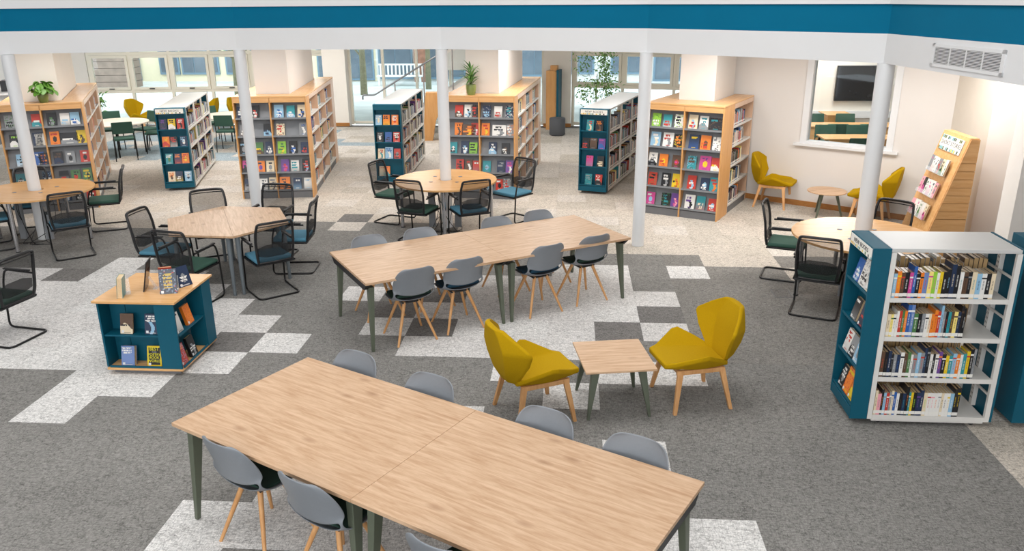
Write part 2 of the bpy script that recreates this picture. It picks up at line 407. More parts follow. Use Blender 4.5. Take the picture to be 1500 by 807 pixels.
# ventilation grille on the right beam
p0 = Vector((2.56, -1.02)); p1 = Vector((2.88, -4.2)); dv = (p1-p0).normalized(); ang = math.atan2(dv.y, dv.x)
vt = thing('vent_grille', 'white slotted air vent grille on the beam at upper right', 'vent', (*(p0+dv*1.53), 2.82), ang)
fr = MB()
for a in ((-.57, .57, -.012, 0, .075, .105), (-.57, .57, -.012, 0, -.105, -.075), (-.57, -.525, -.012, 0, -.105, .105), (.525, .57, -.012, 0, -.105, .105)): fr.box(*a)
for x in (-.26, 0, .26): fr.box(x-.006, x+.006, -.01, 0, -.075, .075)
obj('frame', fr, WHITE, vt)
obj('backing', MB().box(-.525, .525, -.003, 0, -.075, .075), BLACK, vt)
sl = MB().box(-.525, .525, -.009, -.003, -.0028, .0028).mesh('slat', WHITE)
for k in range(12): put('slat', sl, vt, loc=(0, 0, -.069+k*.0125))

# ------------------------------------------------------------------ walls
def wallseg(name, a, b, z0, z1, th=.1, M=WALLP, side=1):
    a = Vector(a); b = Vector(b); d = (b-a).normalized(); n = Vector((-d.y, d.x))*side*th
    mb = MB(); pts = [a, b, b+n, a+n]
    if side < 0: pts = pts[::-1]
    mb.prism([tuple(p) for p in pts], z0, z1); return struct(name, mb, M)
# slanted right wall with the internal window
RW0 = Vector((1.95, 4.17)); RW1 = Vector((4.87, 2.26)); rd = (RW1-RW0).normalized(); rn = Vector((-rd.y, rd.x))
mb = MB()
def rpiece(t0, t1, z0, z1):
    a = RW0+rd*t0; b = RW0+rd*t1; mb.prism([tuple(a), tuple(b), tuple(b+rn*.14), tuple(a+rn*.14)], z0, z1)
RL = (RW1-RW0).length; T0 = 1.36; T1 = 2.66
rpiece(0, T0, 0, 2.9); rpiece(T1, RL+.1, 0, 2.9); rpiece(T0, T1, 0, 1.09); rpiece(T0, T1, 2.45, 2.9)
struct('wall_right', mb, WALLP)
mb = MB()
def rp(t0, t1, n0, n1, z0, z1):
    a = RW0+rd*t0; b = RW0+rd*t1; mb.prism([tuple(a+rn*n0), tuple(b+rn*n0), tuple(b+rn*n1), tuple(a+rn*n1)], z0, z1)
rp(T0-.07, T0+.03, -.02, .16, 1.05, 2.5); rp(T1-.03, T1+.07, -.02, .16, 1.05, 2.5); rp(T0-.07, T1+.07, -.02, .16, 2.42, 2.5); rp(T0+.03, T1-.03, -.02, .16, 1.05, 1.1)
W1_ = struct('window_1', mb, WHITE)
mb = MB(); rp(T0-.16, T1+.16, -.07, .0, 1.02, 1.06); obj('window_sill', mb, WHITE, W1_)
mb = MB(); rp(T0+.03, T1-.03, .06, .066, 1.1, 2.42); obj('pane', mb, GLASS, W1_)
mb = MB(); rp(0.3, RL, -.015, 0, 0, .09); struct('baseboard_right', mb, SKIRT)
wallseg('wall_corner', (4.87, 2.26), (4.80, 1.02), 0, 2.9, .14, mat('wall_paint_2', '#d3cabd', .75, var=.015), side=1)
wallseg('wall_side', (4.80, 1.02), (5.25, .35), 0, 2.9, .14, WALLP, side=1)
wallseg('wall_side_far', (5.25, .35), (5.25, -6), 0, 2.9, .14, WALLP, side=1)
# wall end close to the shelving, strong daylight put into its brighter white
mb = MB().prism([(4.63, -.25), (5.25, -.25), (5.25, -.05), (4.60, .02)], 0, 2.9); struct('wall_end', mb, mat('daylit_white', '#f4f2ee', .5, var=.01))
# socket outline on wall_side skipped; room behind the window
RM = mat('room_white', '#e4ded4', .7, var=.01)
struct('wall_meeting_room_back', MB().box(4.3, 8, 9.7, 9.8, 0, 2.9), RM)
struct('wall_meeting_room_left', MB().prism([(3.05, 4.2), (4.5, 9.8), (4.4, 9.8), (2.95, 4.2)], 0, 2.9), RM)
struct('wall_meeting_room_right', MB().box(8, 8.1, 1.5, 9.8, 0, 2.9), RM)
struct('trim_4', MB().box(4.55, 8, 9.62, 9.699, .62, .78), WHITE)
struct('floor_meeting_room', MB().box(8, 12, 0, 13, -.1, 0), mat('screed', '#6a6763'))
RANG = math.atan2(rd.y, rd.x)
tv = thing('television', 'black wall-mounted television seen through the internal window', 'television', (6.05, 9.7, -.0), 0)
obj('casing', MB().box(-.62, .62, -.1, -.05, 1.02, 1.83), BLACK, tv); obj('screen', MB().box(-.6, .6, -.104, -.1, 1.045, 1.81), DARKSCR, tv)
obj('bracket', MB().box(-.2, .2, -.049, -.001, 1.2, 1.6), BLACKM, tv)
def slab_table(name, label, cat, x, y, rz, L, W, H, top, legm, grp=None):
    t = thing(name, label, cat, (x, y, 0), rz, grp)
    bevel(obj('table_top', MB().box(-L/2, L/2, -W/2, W/2, H-.025, H), top, t), .003)
    for sx in (-1, 1):
        for sy in (-1, 1): auto(obj('leg', MB().leg((sx*(L/2-.06), sy*(W/2-.06), 0), (sx*(L/2-.06), sy*(W/2-.06), H-.026), .02, .02, 10), legm, t))
    obj('modesty_panel', MB().box(-L/2+.1, L/2-.1, -W/2+.04, -W/2+.055, .35, H-.026), BEECH, t)
    return t
slab_table('meeting_table', 'beech meeting table nearest the internal window, behind the glass', 'table', 4.95, 6.1, 0, 1.6, .6, .74, BEECH, BLACKM, 'meeting tables')
slab_table('meeting_table', 'second beech meeting table, further behind the internal window glass', 'table', 5.25, 7.75, 0, 2.0, .6, .74, BEECH, BLACKM, 'meeting tables')
cb = thing('low_cabinet', 'beech low cabinet against the back wall of the glazed room', 'cabinet', (5.35, 9.1, 0), 0)
obj('body', MB().box(-.26, .26, -.3, .3, .02, .78), BEECH_V, cb); obj('top_board', MB().box(-.3, .3, -.34, .33, .781, .805), BEECH, cb); obj('plinth', MB().box(-.24, .24, -.28, .28, 0, .02), DGREY, cb)

# piers (square fins) with bookcases round them, defined per block: origin of front centre, angle
BLK = {'B1': ((-9.42, 2.47), 26.5), 'B3': ((-5.985, 3.545), 8.6), 'B5': ((-2.36, 3.66), -5.0), 'B7': ((.97, 2.53), -26.0)}
MOB = {'B2': ((-8.06, 4.08), 15.5), 'B4': ((-4.2, 4.70), 1.5), 'B6': ((-.38, 4.10), -17.0), 'WR': ((1.545, -3.865), -90.0), 'WR2': ((2.835, -3.865), -90.0)}
def frame(o, a): return Matrix.Translation((o[0], o[1], 0)) @ Matrix.Rotation(a*D2R, 4, 'Z')
for k, (o, a) in BLK.items():
    F = frame(o, a); fd = .56 if k == 'B7' else .37; ln = 1.68 if k == 'B7' else 3.2
    mb = MB(); mb.T = F; mb.box(-.29, .29, fd, ln, 0, 2.9); struct('wall_pier', mb, WALLW if k in ('B1',) else WALLP)
# piers by the windows
def pier(x0, x1, y0, y1, skirt=True):
    struct('wall_pier', MB().box(x0, x1, y0, y1, 0, 2.9), WALLW)
    if skirt: struct('baseboard_back', MB().box(x0-.012, x1+.012, y0-.012, y0, 0, .1), SKIRT)
pier(-7.62, -6.98, 12.15, 12.55)
pier(-1.52, -.78, 12.15, 12.55)
wallseg('wall_back_left', (-20, 11.0), (-14.25, 11.95), 0, 2.9, .15, WALLW)
wallseg('wall_left', (-13.0, 8.2), (-11.2, 4.6), 0, 2.9, .1, WALLW, side=-1)
# right back: between pier B7 and right window
wallseg('wall_back_right', (2.35, 4.25), (3.1, 11.6), 0, 2.9, .15, WALLP, side=-1)

# glazed walls
def glazing(n, a, b, pitch, transom, head, handles=True, full=False, label=''):
    a = Vector(a); b = Vector(b); L = (b-a).length; d = (b-a)/L; ang = math.atan2(d.y, d.x)
    root = bpy.data.objects.new('window_%d' % n, None); COL.objects.link(root); root.location = (a.x, a.y, 0); root.rotation_euler = (0, 0, ang); root['kind'] = 'structure'
    k = max(1, round(L/pitch)); p = L/k; fr = MB()
    for i in range(k+1): fr.box(i*p-.035, i*p+.035, -.05, .05, 0, 2.9)
    for z in ((.04, .1), (head-.03, head+.04), (2.84, 2.9)) if full else ((.04, .12), (transom-.04, transom+.04), (head-.03, head+.05), (2.84, 2.9)):
        for i in range(k): fr.box(i*p+.035, (i+1)*p-.035, -.05, .05, *z)
    obj('mullion_frame', fr, FRAMEW, root)
    for i in range(k):
        x0 = i*p+.035; x1 = (i+1)*p-.035
        if full:
            obj('pane', MB().box(x0, x1, -.004, .004, .1, head-.03), GLASS, root)
        else:
            obj('pane', MB().box(x0, x1, -.004, .004, .12, transom-.04), GLASS, root)
            s = MB(); z0 = transom+.045; z1 = head-.035
            for q in ((x0+.005, x1-.005, z0, z0+.07), (x0+.005, x1-.005, z1-.07, z1), (x0+.005, x0+.075, z0+.07, z1-.07), (x1-.075, x1-.005, z0+.07, z1-.07)): s.box(q[0], q[1], -.075, -.0, q[2], q[3])
            so = obj('sash', s, FRAMEW, root)
            obj('pane', MB().box(x0+.075, x1-.075, -.04, -.032, z0+.07, z1-.07), GLASS, so)
            obj('handle', MB().box((x0+x1)/2-.07, (x0+x1)/2+.07, -.1, -.0755, z0+.02, z0+.045), BLACK, so)
        obj('pane', MB().box(x0, x1, -.004, .004, head+.05, 2.84), GLASS, root)
    return root
glazing(2, (-14.2, 12.0), (-7.65, 12.9), 1.12, .96, 1.98)
glazing(3, (-6.95, 12.5), (-3.2, 12.6), .85, 1.0, 2.15, full=True)
glazing(4, (-3.2, 12.6), (-1.55, 12.5), .8, 1.0, 2.15, full=True)
glazing(5, (-.72, 12.35), (3.25, 11.3), 1.25, 1.1, 2.0)

# ------------------------------------------------------------------ books
PAL = dict(k='#1d1e22', n='#22324f', b='#2f5fa6', s='#8fb9d4', t='#2f8f98', g='#4d7a48', l='#8fc63e', y='#e2c224', o='#e8812a', r='#c03a2d', p='#6a4690', m='#c8488f',
           w='#e6e4df', c='#e3d3b4', e='#8a8d90', d='#5c4433', f='#f2dc80', i='#e8a0ac', q='#6e86b8')
CNAME = dict(k='black', n='navy', b='blue', s='pale blue', t='teal', g='green', l='lime green', y='yellow', o='orange', r='red', p='purple', m='pink', w='white', c='cream', e='grey', d='brown', f='pale yellow', i='pale pink', q='lilac blue')
def cover_grid(bgc, c2, c3, rnd, NX=14, NY=20):
    """flat printed cover as a colour per cell; returns rows from bottom"""
    B = lin(PAL[bgc]); T = lin(PAL[c2]); X = lin(PAL[c3])
    g = [[B]*NX for _ in range(NY)]
    style = rnd.randint(0, 4)
    def mixc(a, b, t): return tuple(a[k]*(1-t)+b[k]*t for k in range(3))
    for y in range(NY):
        for x in range(NX):
            u = x/(NX-1); v = y/(NY-1)
            if style == 0: g[y][x] = mixc(B, X, .5*max(0, 1-v*1.6))
            elif style == 1:
                if (u-.5)**2*1.6+(v-.42)**2 < .06: g[y][x] = X
            elif style == 2:
                if v < .35+.18*math.sin(u*4+rnd.random()*.2): g[y][x] = X
            elif style == 3:
                if rnd.random() < .22: g[y][x] = mixc(B, X, .7)
            else:
                if abs(u-.5-.15*math.sin(v*6)) < .14 and v < .62: g[y][x] = X
    ty = NY-3 if rnd.random() < .6 else int(NY*.45)
    for line in range(rnd.randint(1, 3)):
        yy = ty-line*3
        if yy < 2: break
        a = rnd.randint(1, 3); b = NX-rnd.randint(2, 4)
        for x in range(a, b):
            if rnd.random() < .86:
                g[yy][x] = T
                if rnd.random() < .8: g[yy-1][x] = T
    for x in range(3, NX-3): g[1][x] = mixc(g[1][x], T, .6)
    return g
FACEBOOKS = []
def face_book(M, wd, ht, th, bgc, c2, c3, label, group, seed, grid=None, tilt=14, pages=True, parts=True, nx=14, ny=20):
    """upright book with front cover toward local -y, foot at origin (bottom front centre), leaning back"""
    rnd = random.Random(seed); g = grid or cover_grid(bgc, c2, c3, rnd, nx, ny); NY = len(g); NX = len(g[0])
    mb = MB(); B = lin(PAL[bgc])
    vs = [(-wd/2+wd*x/NX, 0, ht*y/NY) for y in range(NY+1) for x in range(NX+1)]
    fs = []; cs = []
    for y in range(NY):
        for x in range(NX):
            a = y*(NX+1)+x; fs.append((a, a+1, a+NX+2, a+NX+1)); cs.append(g[y][x])
    mb.add(vs, fs, 0, cs)
    c = tuple(x*.8 for x in B); t = .0025
    mb.box(-wd/2, wd/2, .0003, t, 0, ht, 0, c); mb.box(-wd/2, wd/2, th-t, th, 0, ht, 0, c); mb.box(-wd/2, -wd/2+t, t, th-t, 0, ht, 0, c)
    o = obj('book', mb, PRINT, M=M @ Matrix.Rotation(-tilt*D2R, 4, 'X'))
    tag(o, label, 'book', group)
    if parts:
        obj('page_block', MB().box(-wd/2+t+.0002, wd/2-.003, t+.0002, th-t-.0002, .003, ht-.003), PAGES, o)
        obj('shelf_label', MB().box(-wd/2+.012, -wd/2+.036, -.0006, -.0001, .008, .032), WHITE, o)
    else:
        mb2 = MB()
        obj('page_block', MB().box(-wd/2+t+.0002, wd/2-.003, t+.0002, th-t-.0002, .003, ht-.003), PAGES, o)
    return o
SPINE_MESH = {}
def spine_mb(mb, x, th, ht, dp, c1, c2, back=False, bands=None, lab=True):
    """book standing, spine toward -y at y=0, from x to x+th; back=True shows pages"""
    A = lin(PAL[c1]); B = lin(PAL[c2]); pg = lin('#cfb48a'); wl = lin('#e8e6e0')
    t = .0018
    if not back:
        zs = [0, .012, .040, ht*.34, ht*.42, ht*.46, ht*.78, ht*.84, ht] if lab else [0, ht*.2, ht*.34, ht*.42, ht*.46, ht*.78, ht*.84, ht*.9, ht]
        cc = [A, wl if lab else A, A, A, A, A, B if bands == 2 else A, A]
        for k in range(8): mb.add([(x, 0, zs[k]), (x+th, 0, zs[k]), (x+th, 0, zs[k+1]), (x, 0, zs[k+1])], [(0, 1, 2, 3)], 0, cc[k])
        a = x+th*.36; b = x+th*.64; q = tuple((u+v)/2 for u, v in zip(A, B))   # lettering down the spine
        for s0, s1 in ((.36, .44), (.46, .5), (.52, .6), (.62, .72)): mb.add([(a, -.0003, ht*s0), (b, -.0003, ht*s0), (b, -.0003, ht*s1), (a, -.0003, ht*s1)], [(0, 1, 2, 3)], 0, q)
    else: mb.add([(x, 0, 0), (x+th, 0, 0), (x+th, 0, ht), (x, 0, ht)], [(0, 1, 2, 3)], 0, A)
    mb.add([(x, 0, 0), (x, dp, 0), (x, dp, ht), (x, 0, ht), (x+th, 0, 0), (x+th, dp, 0), (x+th, dp, ht), (x+th, 0, ht)], [(1, 0, 3, 2), (4, 5, 6, 7)], 0, tuple(k*.9 for k in A))
    # cover edges and pages seen from above and behind
    for s0, s1, c, dz in ((0, t, A, 0), (t, th-t, pg, -.003), (th-t, th, A, 0)):
        mb.add([(x+s0, .0, ht+dz), (x+s1, .0, ht+dz), (x+s1, dp, ht+dz), (x+s0, dp, ht+dz), (x+s0, dp+dz*.8, 0), (x+s1, dp+dz*.8, 0), (x+s1, dp+dz*.8, ht+dz), (x+s0, dp+dz*.8, ht+dz)], [(0, 1, 2, 3), (5, 4, 7, 6)], 0, c)
SP_MUTED = 'kkknnndddeeewwccbbsrrtgfopkkee'
def run_books(M, x0, x1, zmax, rnd, where, group, indiv=True, codes=None, pal=SP_MUTED, stuffmb=None, thick=(.016, .036), hts=(.17, .235), dpt=(.12, .16), gap=.0006, back=False, count0=0):
    x = x0; n = count0; i = 0
    while x < x1-.018:
        th = rnd.uniform(*thick); ht = min(zmax, rnd.uniform(*hts)); dp = rnd.uniform(*dpt); c1 = rnd.choice(pal); c2 = rnd.choice('wfwckyrs')
        if codes is not None:
            if i >= len(codes): break
            q = codes[i]; c1 = q[0]; c2 = q[1] if len(q) > 1 else 'w'
            if len(q) > 2: ht = min(zmax, float(q[2:])/100)
        if c1 in 'wcf' and c2 in 'wfc': c2 = 'k'
        if x+th > x1: break
        mb = MB(); b = rnd.choice((0, 1, 2)); inset = rnd.uniform(0, .006)
        if indiv:
            spine_mb(mb, 0, th, ht, dp, c1, c2, back, b)
            o = obj('book', mb, PRINT, M=M @ Matrix.Translation((x, inset, 0)))
            n += 1
            tag(o, f'{CNAME[c1]}-spined book, {ORD[n]} from left, {where}', 'book', group)
        else:
            mb.T = M @ Matrix.Translation((x, inset, 0)); spine_mb(stuffmb, 0, th, ht, dp, c1, c2, back, b) if False else None
            stuffmb.T = M @ Matrix.Translation((x, inset, 0)); spine_mb(stuffmb, 0, th, ht, dp, c1, c2, back, b)
        x += th+gap; i += 1
    return n
STUFF = MB()

# ------------------------------------------------------------------ wooden bookcases
FW = 1.25; FH = 1.80
LEV = [1.42, 1.11, .79, .47, .15]
FACE = {  # block: bay L and R, five shelves: (left px, right px), entries 'x codes [w]'
 'B1': ([((-20, 265), ['45 ekg', '232 rwt']), ((-5, 290), ['70 klw', '125 nws', '238 nwe', '280 wec']), ((20, 315), ['115 skw', '160 kes', '250 bwk', '310 kon']), ((35, 340), ['100 twk', '310 nws', '200 rkw']), ((50, 360), ['120 gwk', '280 owk'])],
        [((290, 575), ['350 keg', '445 wsk', '517 sbw']), ((305, 600), ['365 ork', '472 kwe 26', '575 ydk']), ((335, 630), ['393 kdn', '485 ewk', '600 rwk']), ((350, 655), ['428 krw', '520 gkr', '612 gyk']), ((370, 670), ['440 nws', '540 ewk', '630 rwk'])]),
 'B3': ([((50, 255), ['165 kwr', '85 nws']), ((60, 270), ['250 kns', '100 ewd']), ((68, 283), ['190 gyd', '257 nwe', '90 kse']), ((78, 295), ['200 onp', '262 cke', '110 mnk']), ((90, 305), ['217 wke', '280 ced', '120 nkw'])],
        [((275, 475), ['318 swb 16', '387 tws', '457 cbk']), ((285, 488), ['328 crd', '468 ebw']), ((297, 498), ['337 lgy', '403 kbw', '478 nrk']), ((305, 508), ['354 pmr', '414 wtk', '482 krs']), ((318, 518), ['355 odk 18', '430 nws', '495 wsk'])]),
 'B5': ([((-60, 190), ['43 rwd', '113 wsk', '172 krd']), ((-55, 192), ['40 okd', '115 doy 25', '176 rwi']), ((-50, 195), ['87 nws', '150 lkg', '0 tkw']), ((-45, 197), ['50 rkd', '117 drw', '180 rwe']), ((-40, 200), ['60 rwk', '140 kwe'])],
        [((207, 405), ['245 nse', '313 wrk', '390 ntw']), ((208, 405), ['238 ory', '322 wke 26', '392 ewo']), ((210, 405), ['280 nws', '355 kwd']), ((212, 405), ['245 tes', '328 nek', '378 pmw']), ((214, 405), ['320 rwk', '250 kws', '360 erw'])]),
 'B7': ([((85, 285), ['130 lwg', '193 trw', '257 wkl']), ((82, 280), ['127 swc 16', '198 wre 17', '262 koy']), ((78, 272), ['113 wek', '172 ory', '243 dmr']), ((72, 265), ['110 rkg', '183 kwe', '247 yko']), ((68, 258), ['100 mws', '183 ktg', '238 pmi'])],
        [((295, 510), ['338 crs', '400 wte', '470 ktd 20']), ((285, 500), ['340 nyb 16', '408 ord 16', '478 wek']), ((278, 490), ['328 tds', '405 mpy 18', '473 ryw']), ((268, 482), ['325 rws', '403 nws', '468 tro']), ((262, 475), ['315 wpk 16', '380 tcr', '455 rws'])]),
}
BNAME = {'B1': 'leftmost wooden bookcase', 'B3': 'wooden bookcase left of centre', 'B5': 'middle wooden bookcase', 'B7': 'right-hand wooden bookcase'}
MNAME = {'B2': 'left teal-ended shelving', 'B4': 'middle teal-ended shelving', 'B6': 'right teal-ended shelving', 'WR': 'near white shelving', 'WR2': 'white shelving at right edge'}
def front_unit(k, o, a, depth):
    F = frame(o, a)
    t = thing('display_bookcase', f'beech face-out display unit with grey shelves, front of the {BNAME[k]}', 'bookcase', (o[0], o[1], 0), a*D2R, 'wooden display bookcases')
    for x in (-FW/2, -.011, FW/2-.022):
        bevel(obj('side_panel', MB().box(x, x+.022, 0, depth, 0, FH-.028), BEECH_V, t), .002)
    bevel(obj('top_board', MB().box(-FW/2-.005, FW/2+.005, -.005, depth, FH-.028, FH), BEECH, t), .003)
    obj('fascia', MB().box(-FW/2+.022, FW/2-.022, .0, .018, 1.69, FH-.028), BEECH, t)
    obj('back_panel', MB().box(-FW/2+.022, FW/2-.022, .2, depth-.002, .12, 1.69), GREY, t)
    for sx in (0, 1):
        x0 = -FW/2+.023+sx*(FW/2-.012); x1 = x0+FW/2-.034
        obj('plinth', MB().box(x0, x1, .02, .04, 0, .115), DGREY, t)
        for z in LEV:
            s = MB().box(x0, x1, .012, .199, z-.016, z); s.box(x0, x1, .008, .012, z-.02, z+.012)
            obj('shelf', s, GREY, t)
            zt = (z+.30); s = MB(); s.hexa([(x0+.002, .075, z+.001), (x1-.002, .075, z+.001), (x1-.002, .079, z+.001), (x0+.002, .079, z+.001)], [(x0+.002, .165, zt-.045), (x1-.002, .165, zt-.045), (x1-.002, .169, zt-.045), (x0+.002, .169, zt-.045)])
            obj('sloped_backing', s, GREY, t)
    seed = hash(k) if False else sum(map(ord, k))*7
    for bay in (0, 1):
        x0 = -FW/2+.025+bay*(FW/2-.012); wd = FW/2-.038
        for r, ((l, rr), ents) in enumerate(FACE[k][bay]):
            for q, e in enumerate(sorted(ents, key=lambda s: float(s.split()[0]))):
                e = e.split(); f = (float(e[0])-l)/(rr-l); bw = float(e[2])/100 if len(e) > 2 else .14; bh = .225 if bw < .2 else .19; seed += 1
                if bw == .14: bh = random.Random(seed).choice((.2, .21, .22))
                xc = min(max(x0+f*wd, x0+bw/2+.002), x0+wd-bw/2)
                face_book(F @ Matrix.Translation((xc, .028, LEV[r]+.004)), bw, bh, .022, *e[1][:3],
                          f'{CNAME[e[1][0]]} book, {ORD[q+1]} on {ROWN[r]} shelf, {"left" if bay == 0 else "right"} bay, {BNAME[k]}', f'face-out books, {BNAME[k]}', seed, tilt=15, parts=False, nx=10, ny=14)
    return t
SPINE_COUNT = [0]
def side_unit(k, o, a, y0, nb, bw, side, books=True, first=1, dark='#a2703f'):
    """units along the right (side=1) or left (-1) flank of the pier; local y along the row"""
    F = frame(o, a)
    for b in range(nb):
        ya = y0+b*bw; cen = F @ Vector((side*.305, ya, 0)); rz = a*D2R+(PI/2 if side > 0 else -PI/2)
        # local: x along the row, -y outward
        nm = ('nearest' if b == 0 else ('middle' if b == 1 and nb == 3 else 'furthest')) if nb > 1 else 'single'
        t = thing('bookcase', f'tall beech bookcase bay, {nm} on the {"right" if side > 0 else "left"} flank of the {BNAME[k]}', 'bookcase', cen, rz, 'wooden side bookcases')
        s = 1 if side > 0 else -1; X0, X1 = (0, bw) if side > 0 else (-bw, 0); D = .32
        for x in (X0+.001, X1-.021): bevel(obj('side_panel', MB().box(x, x+.02, -D, 0, 0, FH-.028), BEECH_GLARE if side > 0 else BEECH_V, t), .002)
        bevel(obj('top_board', MB().box(X0+.001, X1-.001, -D, 0, FH-.028, FH), BEECH, t), .002)
        obj('fascia', MB().box(X0+.021, X1-.021, -D, -D+.018, 1.70, FH-.028), BEECH_GLARE if side > 0 else BEECH, t)
        obj('back_panel', MB().box(X0+.021, X1-.021, -.06, -.01, .1, 1.77), mat('brown_back_board', '#a8703c', .5, var=.05), t)
        obj('plinth', MB().box(X0+.021, X1-.021, -D+.01, -D+.03, 0, .13), DGREY, t)
        for z in LEV: obj('shelf', MB().box(X0+.022, X1-.022, -D+.004, -.061, z-.02, z).box(X0+.022, X1-.022, -D, -D+.004, z-.03, z+.004), SHELFW, t)
        if books:
            for r, z in enumerate(LEV):
                rnd = random.Random(b*31+r*7+sum(map(ord, k)))
                TM = Matrix.Translation(cen) @ Matrix.Rotation(rz, 4, 'Z') @ Matrix.Translation((X0+.024, -D+.02, z+.0005))
                full = k in ('B5', 'B7'); st = rnd.uniform(0, .08 if full else .2); en = st+(rnd.uniform(.45, .7) if full else rnd.uniform(.25, .5))
                ind = False
                SPINE_COUNT[0] += run_books(TM, st*bw, min(en*bw if k != 'B7' else bw*.62, bw-.06), .26, rnd, f'{ROWN[r]} shelf, flank of the {BNAME[k]}', 'spine-out books on the shelf, '+BNAME[k], indiv=ind, stuffmb=STUFF, thick=(.02, .045) if k != 'B7' else (.022, .042))
for k, (o, a) in BLK.items():
    d = .56 if k == 'B7' else .36
    front_unit(k, o, a, d)
    if k == 'B7': side_unit(k, o, a, d+.005, 1, 1.16, 1); side_unit(k, o, a, d+.005, 1, 1.16, -1, books=False)
    else: side_unit(k, o, a, d+.005, 3, .95, 1); side_unit(k, o, a, d+.005, 3, .95, -1, books=False)
    if k != 'B7':
        F = frame(o, a); p = F @ Vector((0, d+.012+3*.95+.26, 0))
        t = thing('display_bookcase', f'beech unit closing the far end of the {BNAME[k]}', 'bookcase', p, a*D2R, 'far end units of wooden bookcases')
        for x in (-FW/2, FW/2-.022): obj('side_panel', MB().box(x, x+.022, -.25, .1, 0, FH-.028), BEECH_GLARE, t)
        obj('top_board', MB().box(-FW/2, FW/2, -.25, .1, FH-.028, FH), BEECH, t); obj('back_panel', MB().box(-FW/2+.023, FW/2-.023, -.2, -.15, .0, 1.77), GREY, t)

# ------------------------------------------------------------------ mobile shelving with teal display ends
MLEV = [1.115, .785, .43, .085]
ENDF = {
 'B2': [((80, 300), ['122 npd', '190 ykw', '260 rwk']), ((92, 310), ['137 oyr', '198 krw', '278 nsw']), ((105, 325), ['157 twg', '227 nor', '288 ory']), ((120, 340), ['172 cod', '232 nwy', '305 swn'])],
 'B4': [((55, 258), ['85 swc', '147 oky', '215 owr']), ((60, 262), ['93 kew', '160 bkd', '225 rwk']), ((65, 266), ['100 crt', '163 sbw 15', '228 rke']), ((70, 268), ['107 cot', '140 ort'])],
 'B6': [((55, 240), ['118 trc', '183 kod']), ((50, 236), ['85 krn', '140 dek', '200 pmb']), ((48, 230), ['112 mrt', '188 kcd']), ((46, 228), ['105 tek', '177 rwk'])],
 'WR': [((0, 52), ['15 bws', '31 wke 16', '44 wec']), ((0, 52), ['22 kwe', '40 nrk']), ((0, 52), ['14 wre', '28 ewk', '41 swe']), ((0, 52), ['14 kwe', '28 oyr 15', '41 ory'])],
 'WR2': [((0, 52), []), ((0, 52), []), ((0, 52), []), ((0, 52), [])],
}
def text_mesh(body, size, mats, align='CENTER', ext=.0008, sp=1.0):
    cu = bpy.data.curves.new('lettering', 'FONT'); cu.body = body; cu.size = size; cu.align_x = align; cu.align_y = 'CENTER'; cu.extrude = ext; cu.space_character = sp; cu.resolution_u = 3
    o = bpy.data.objects.new('tmp', cu); COL.objects.link(o)
    dg = bpy.context.evaluated_depsgraph_get(); me = bpy.data.meshes.new_from_object(o.evaluated_get(dg)); bpy.data.objects.remove(o); me.materials.clear(); me.materials.append(mats); return me
INK = mat('black_ink', '#1f1f1f', .6)
SIGNW = mat('sign_card', '#eceae4', .5, var=.01)
NB = text_mesh('NEW BOOKS', .05, INK, sp=1.15)
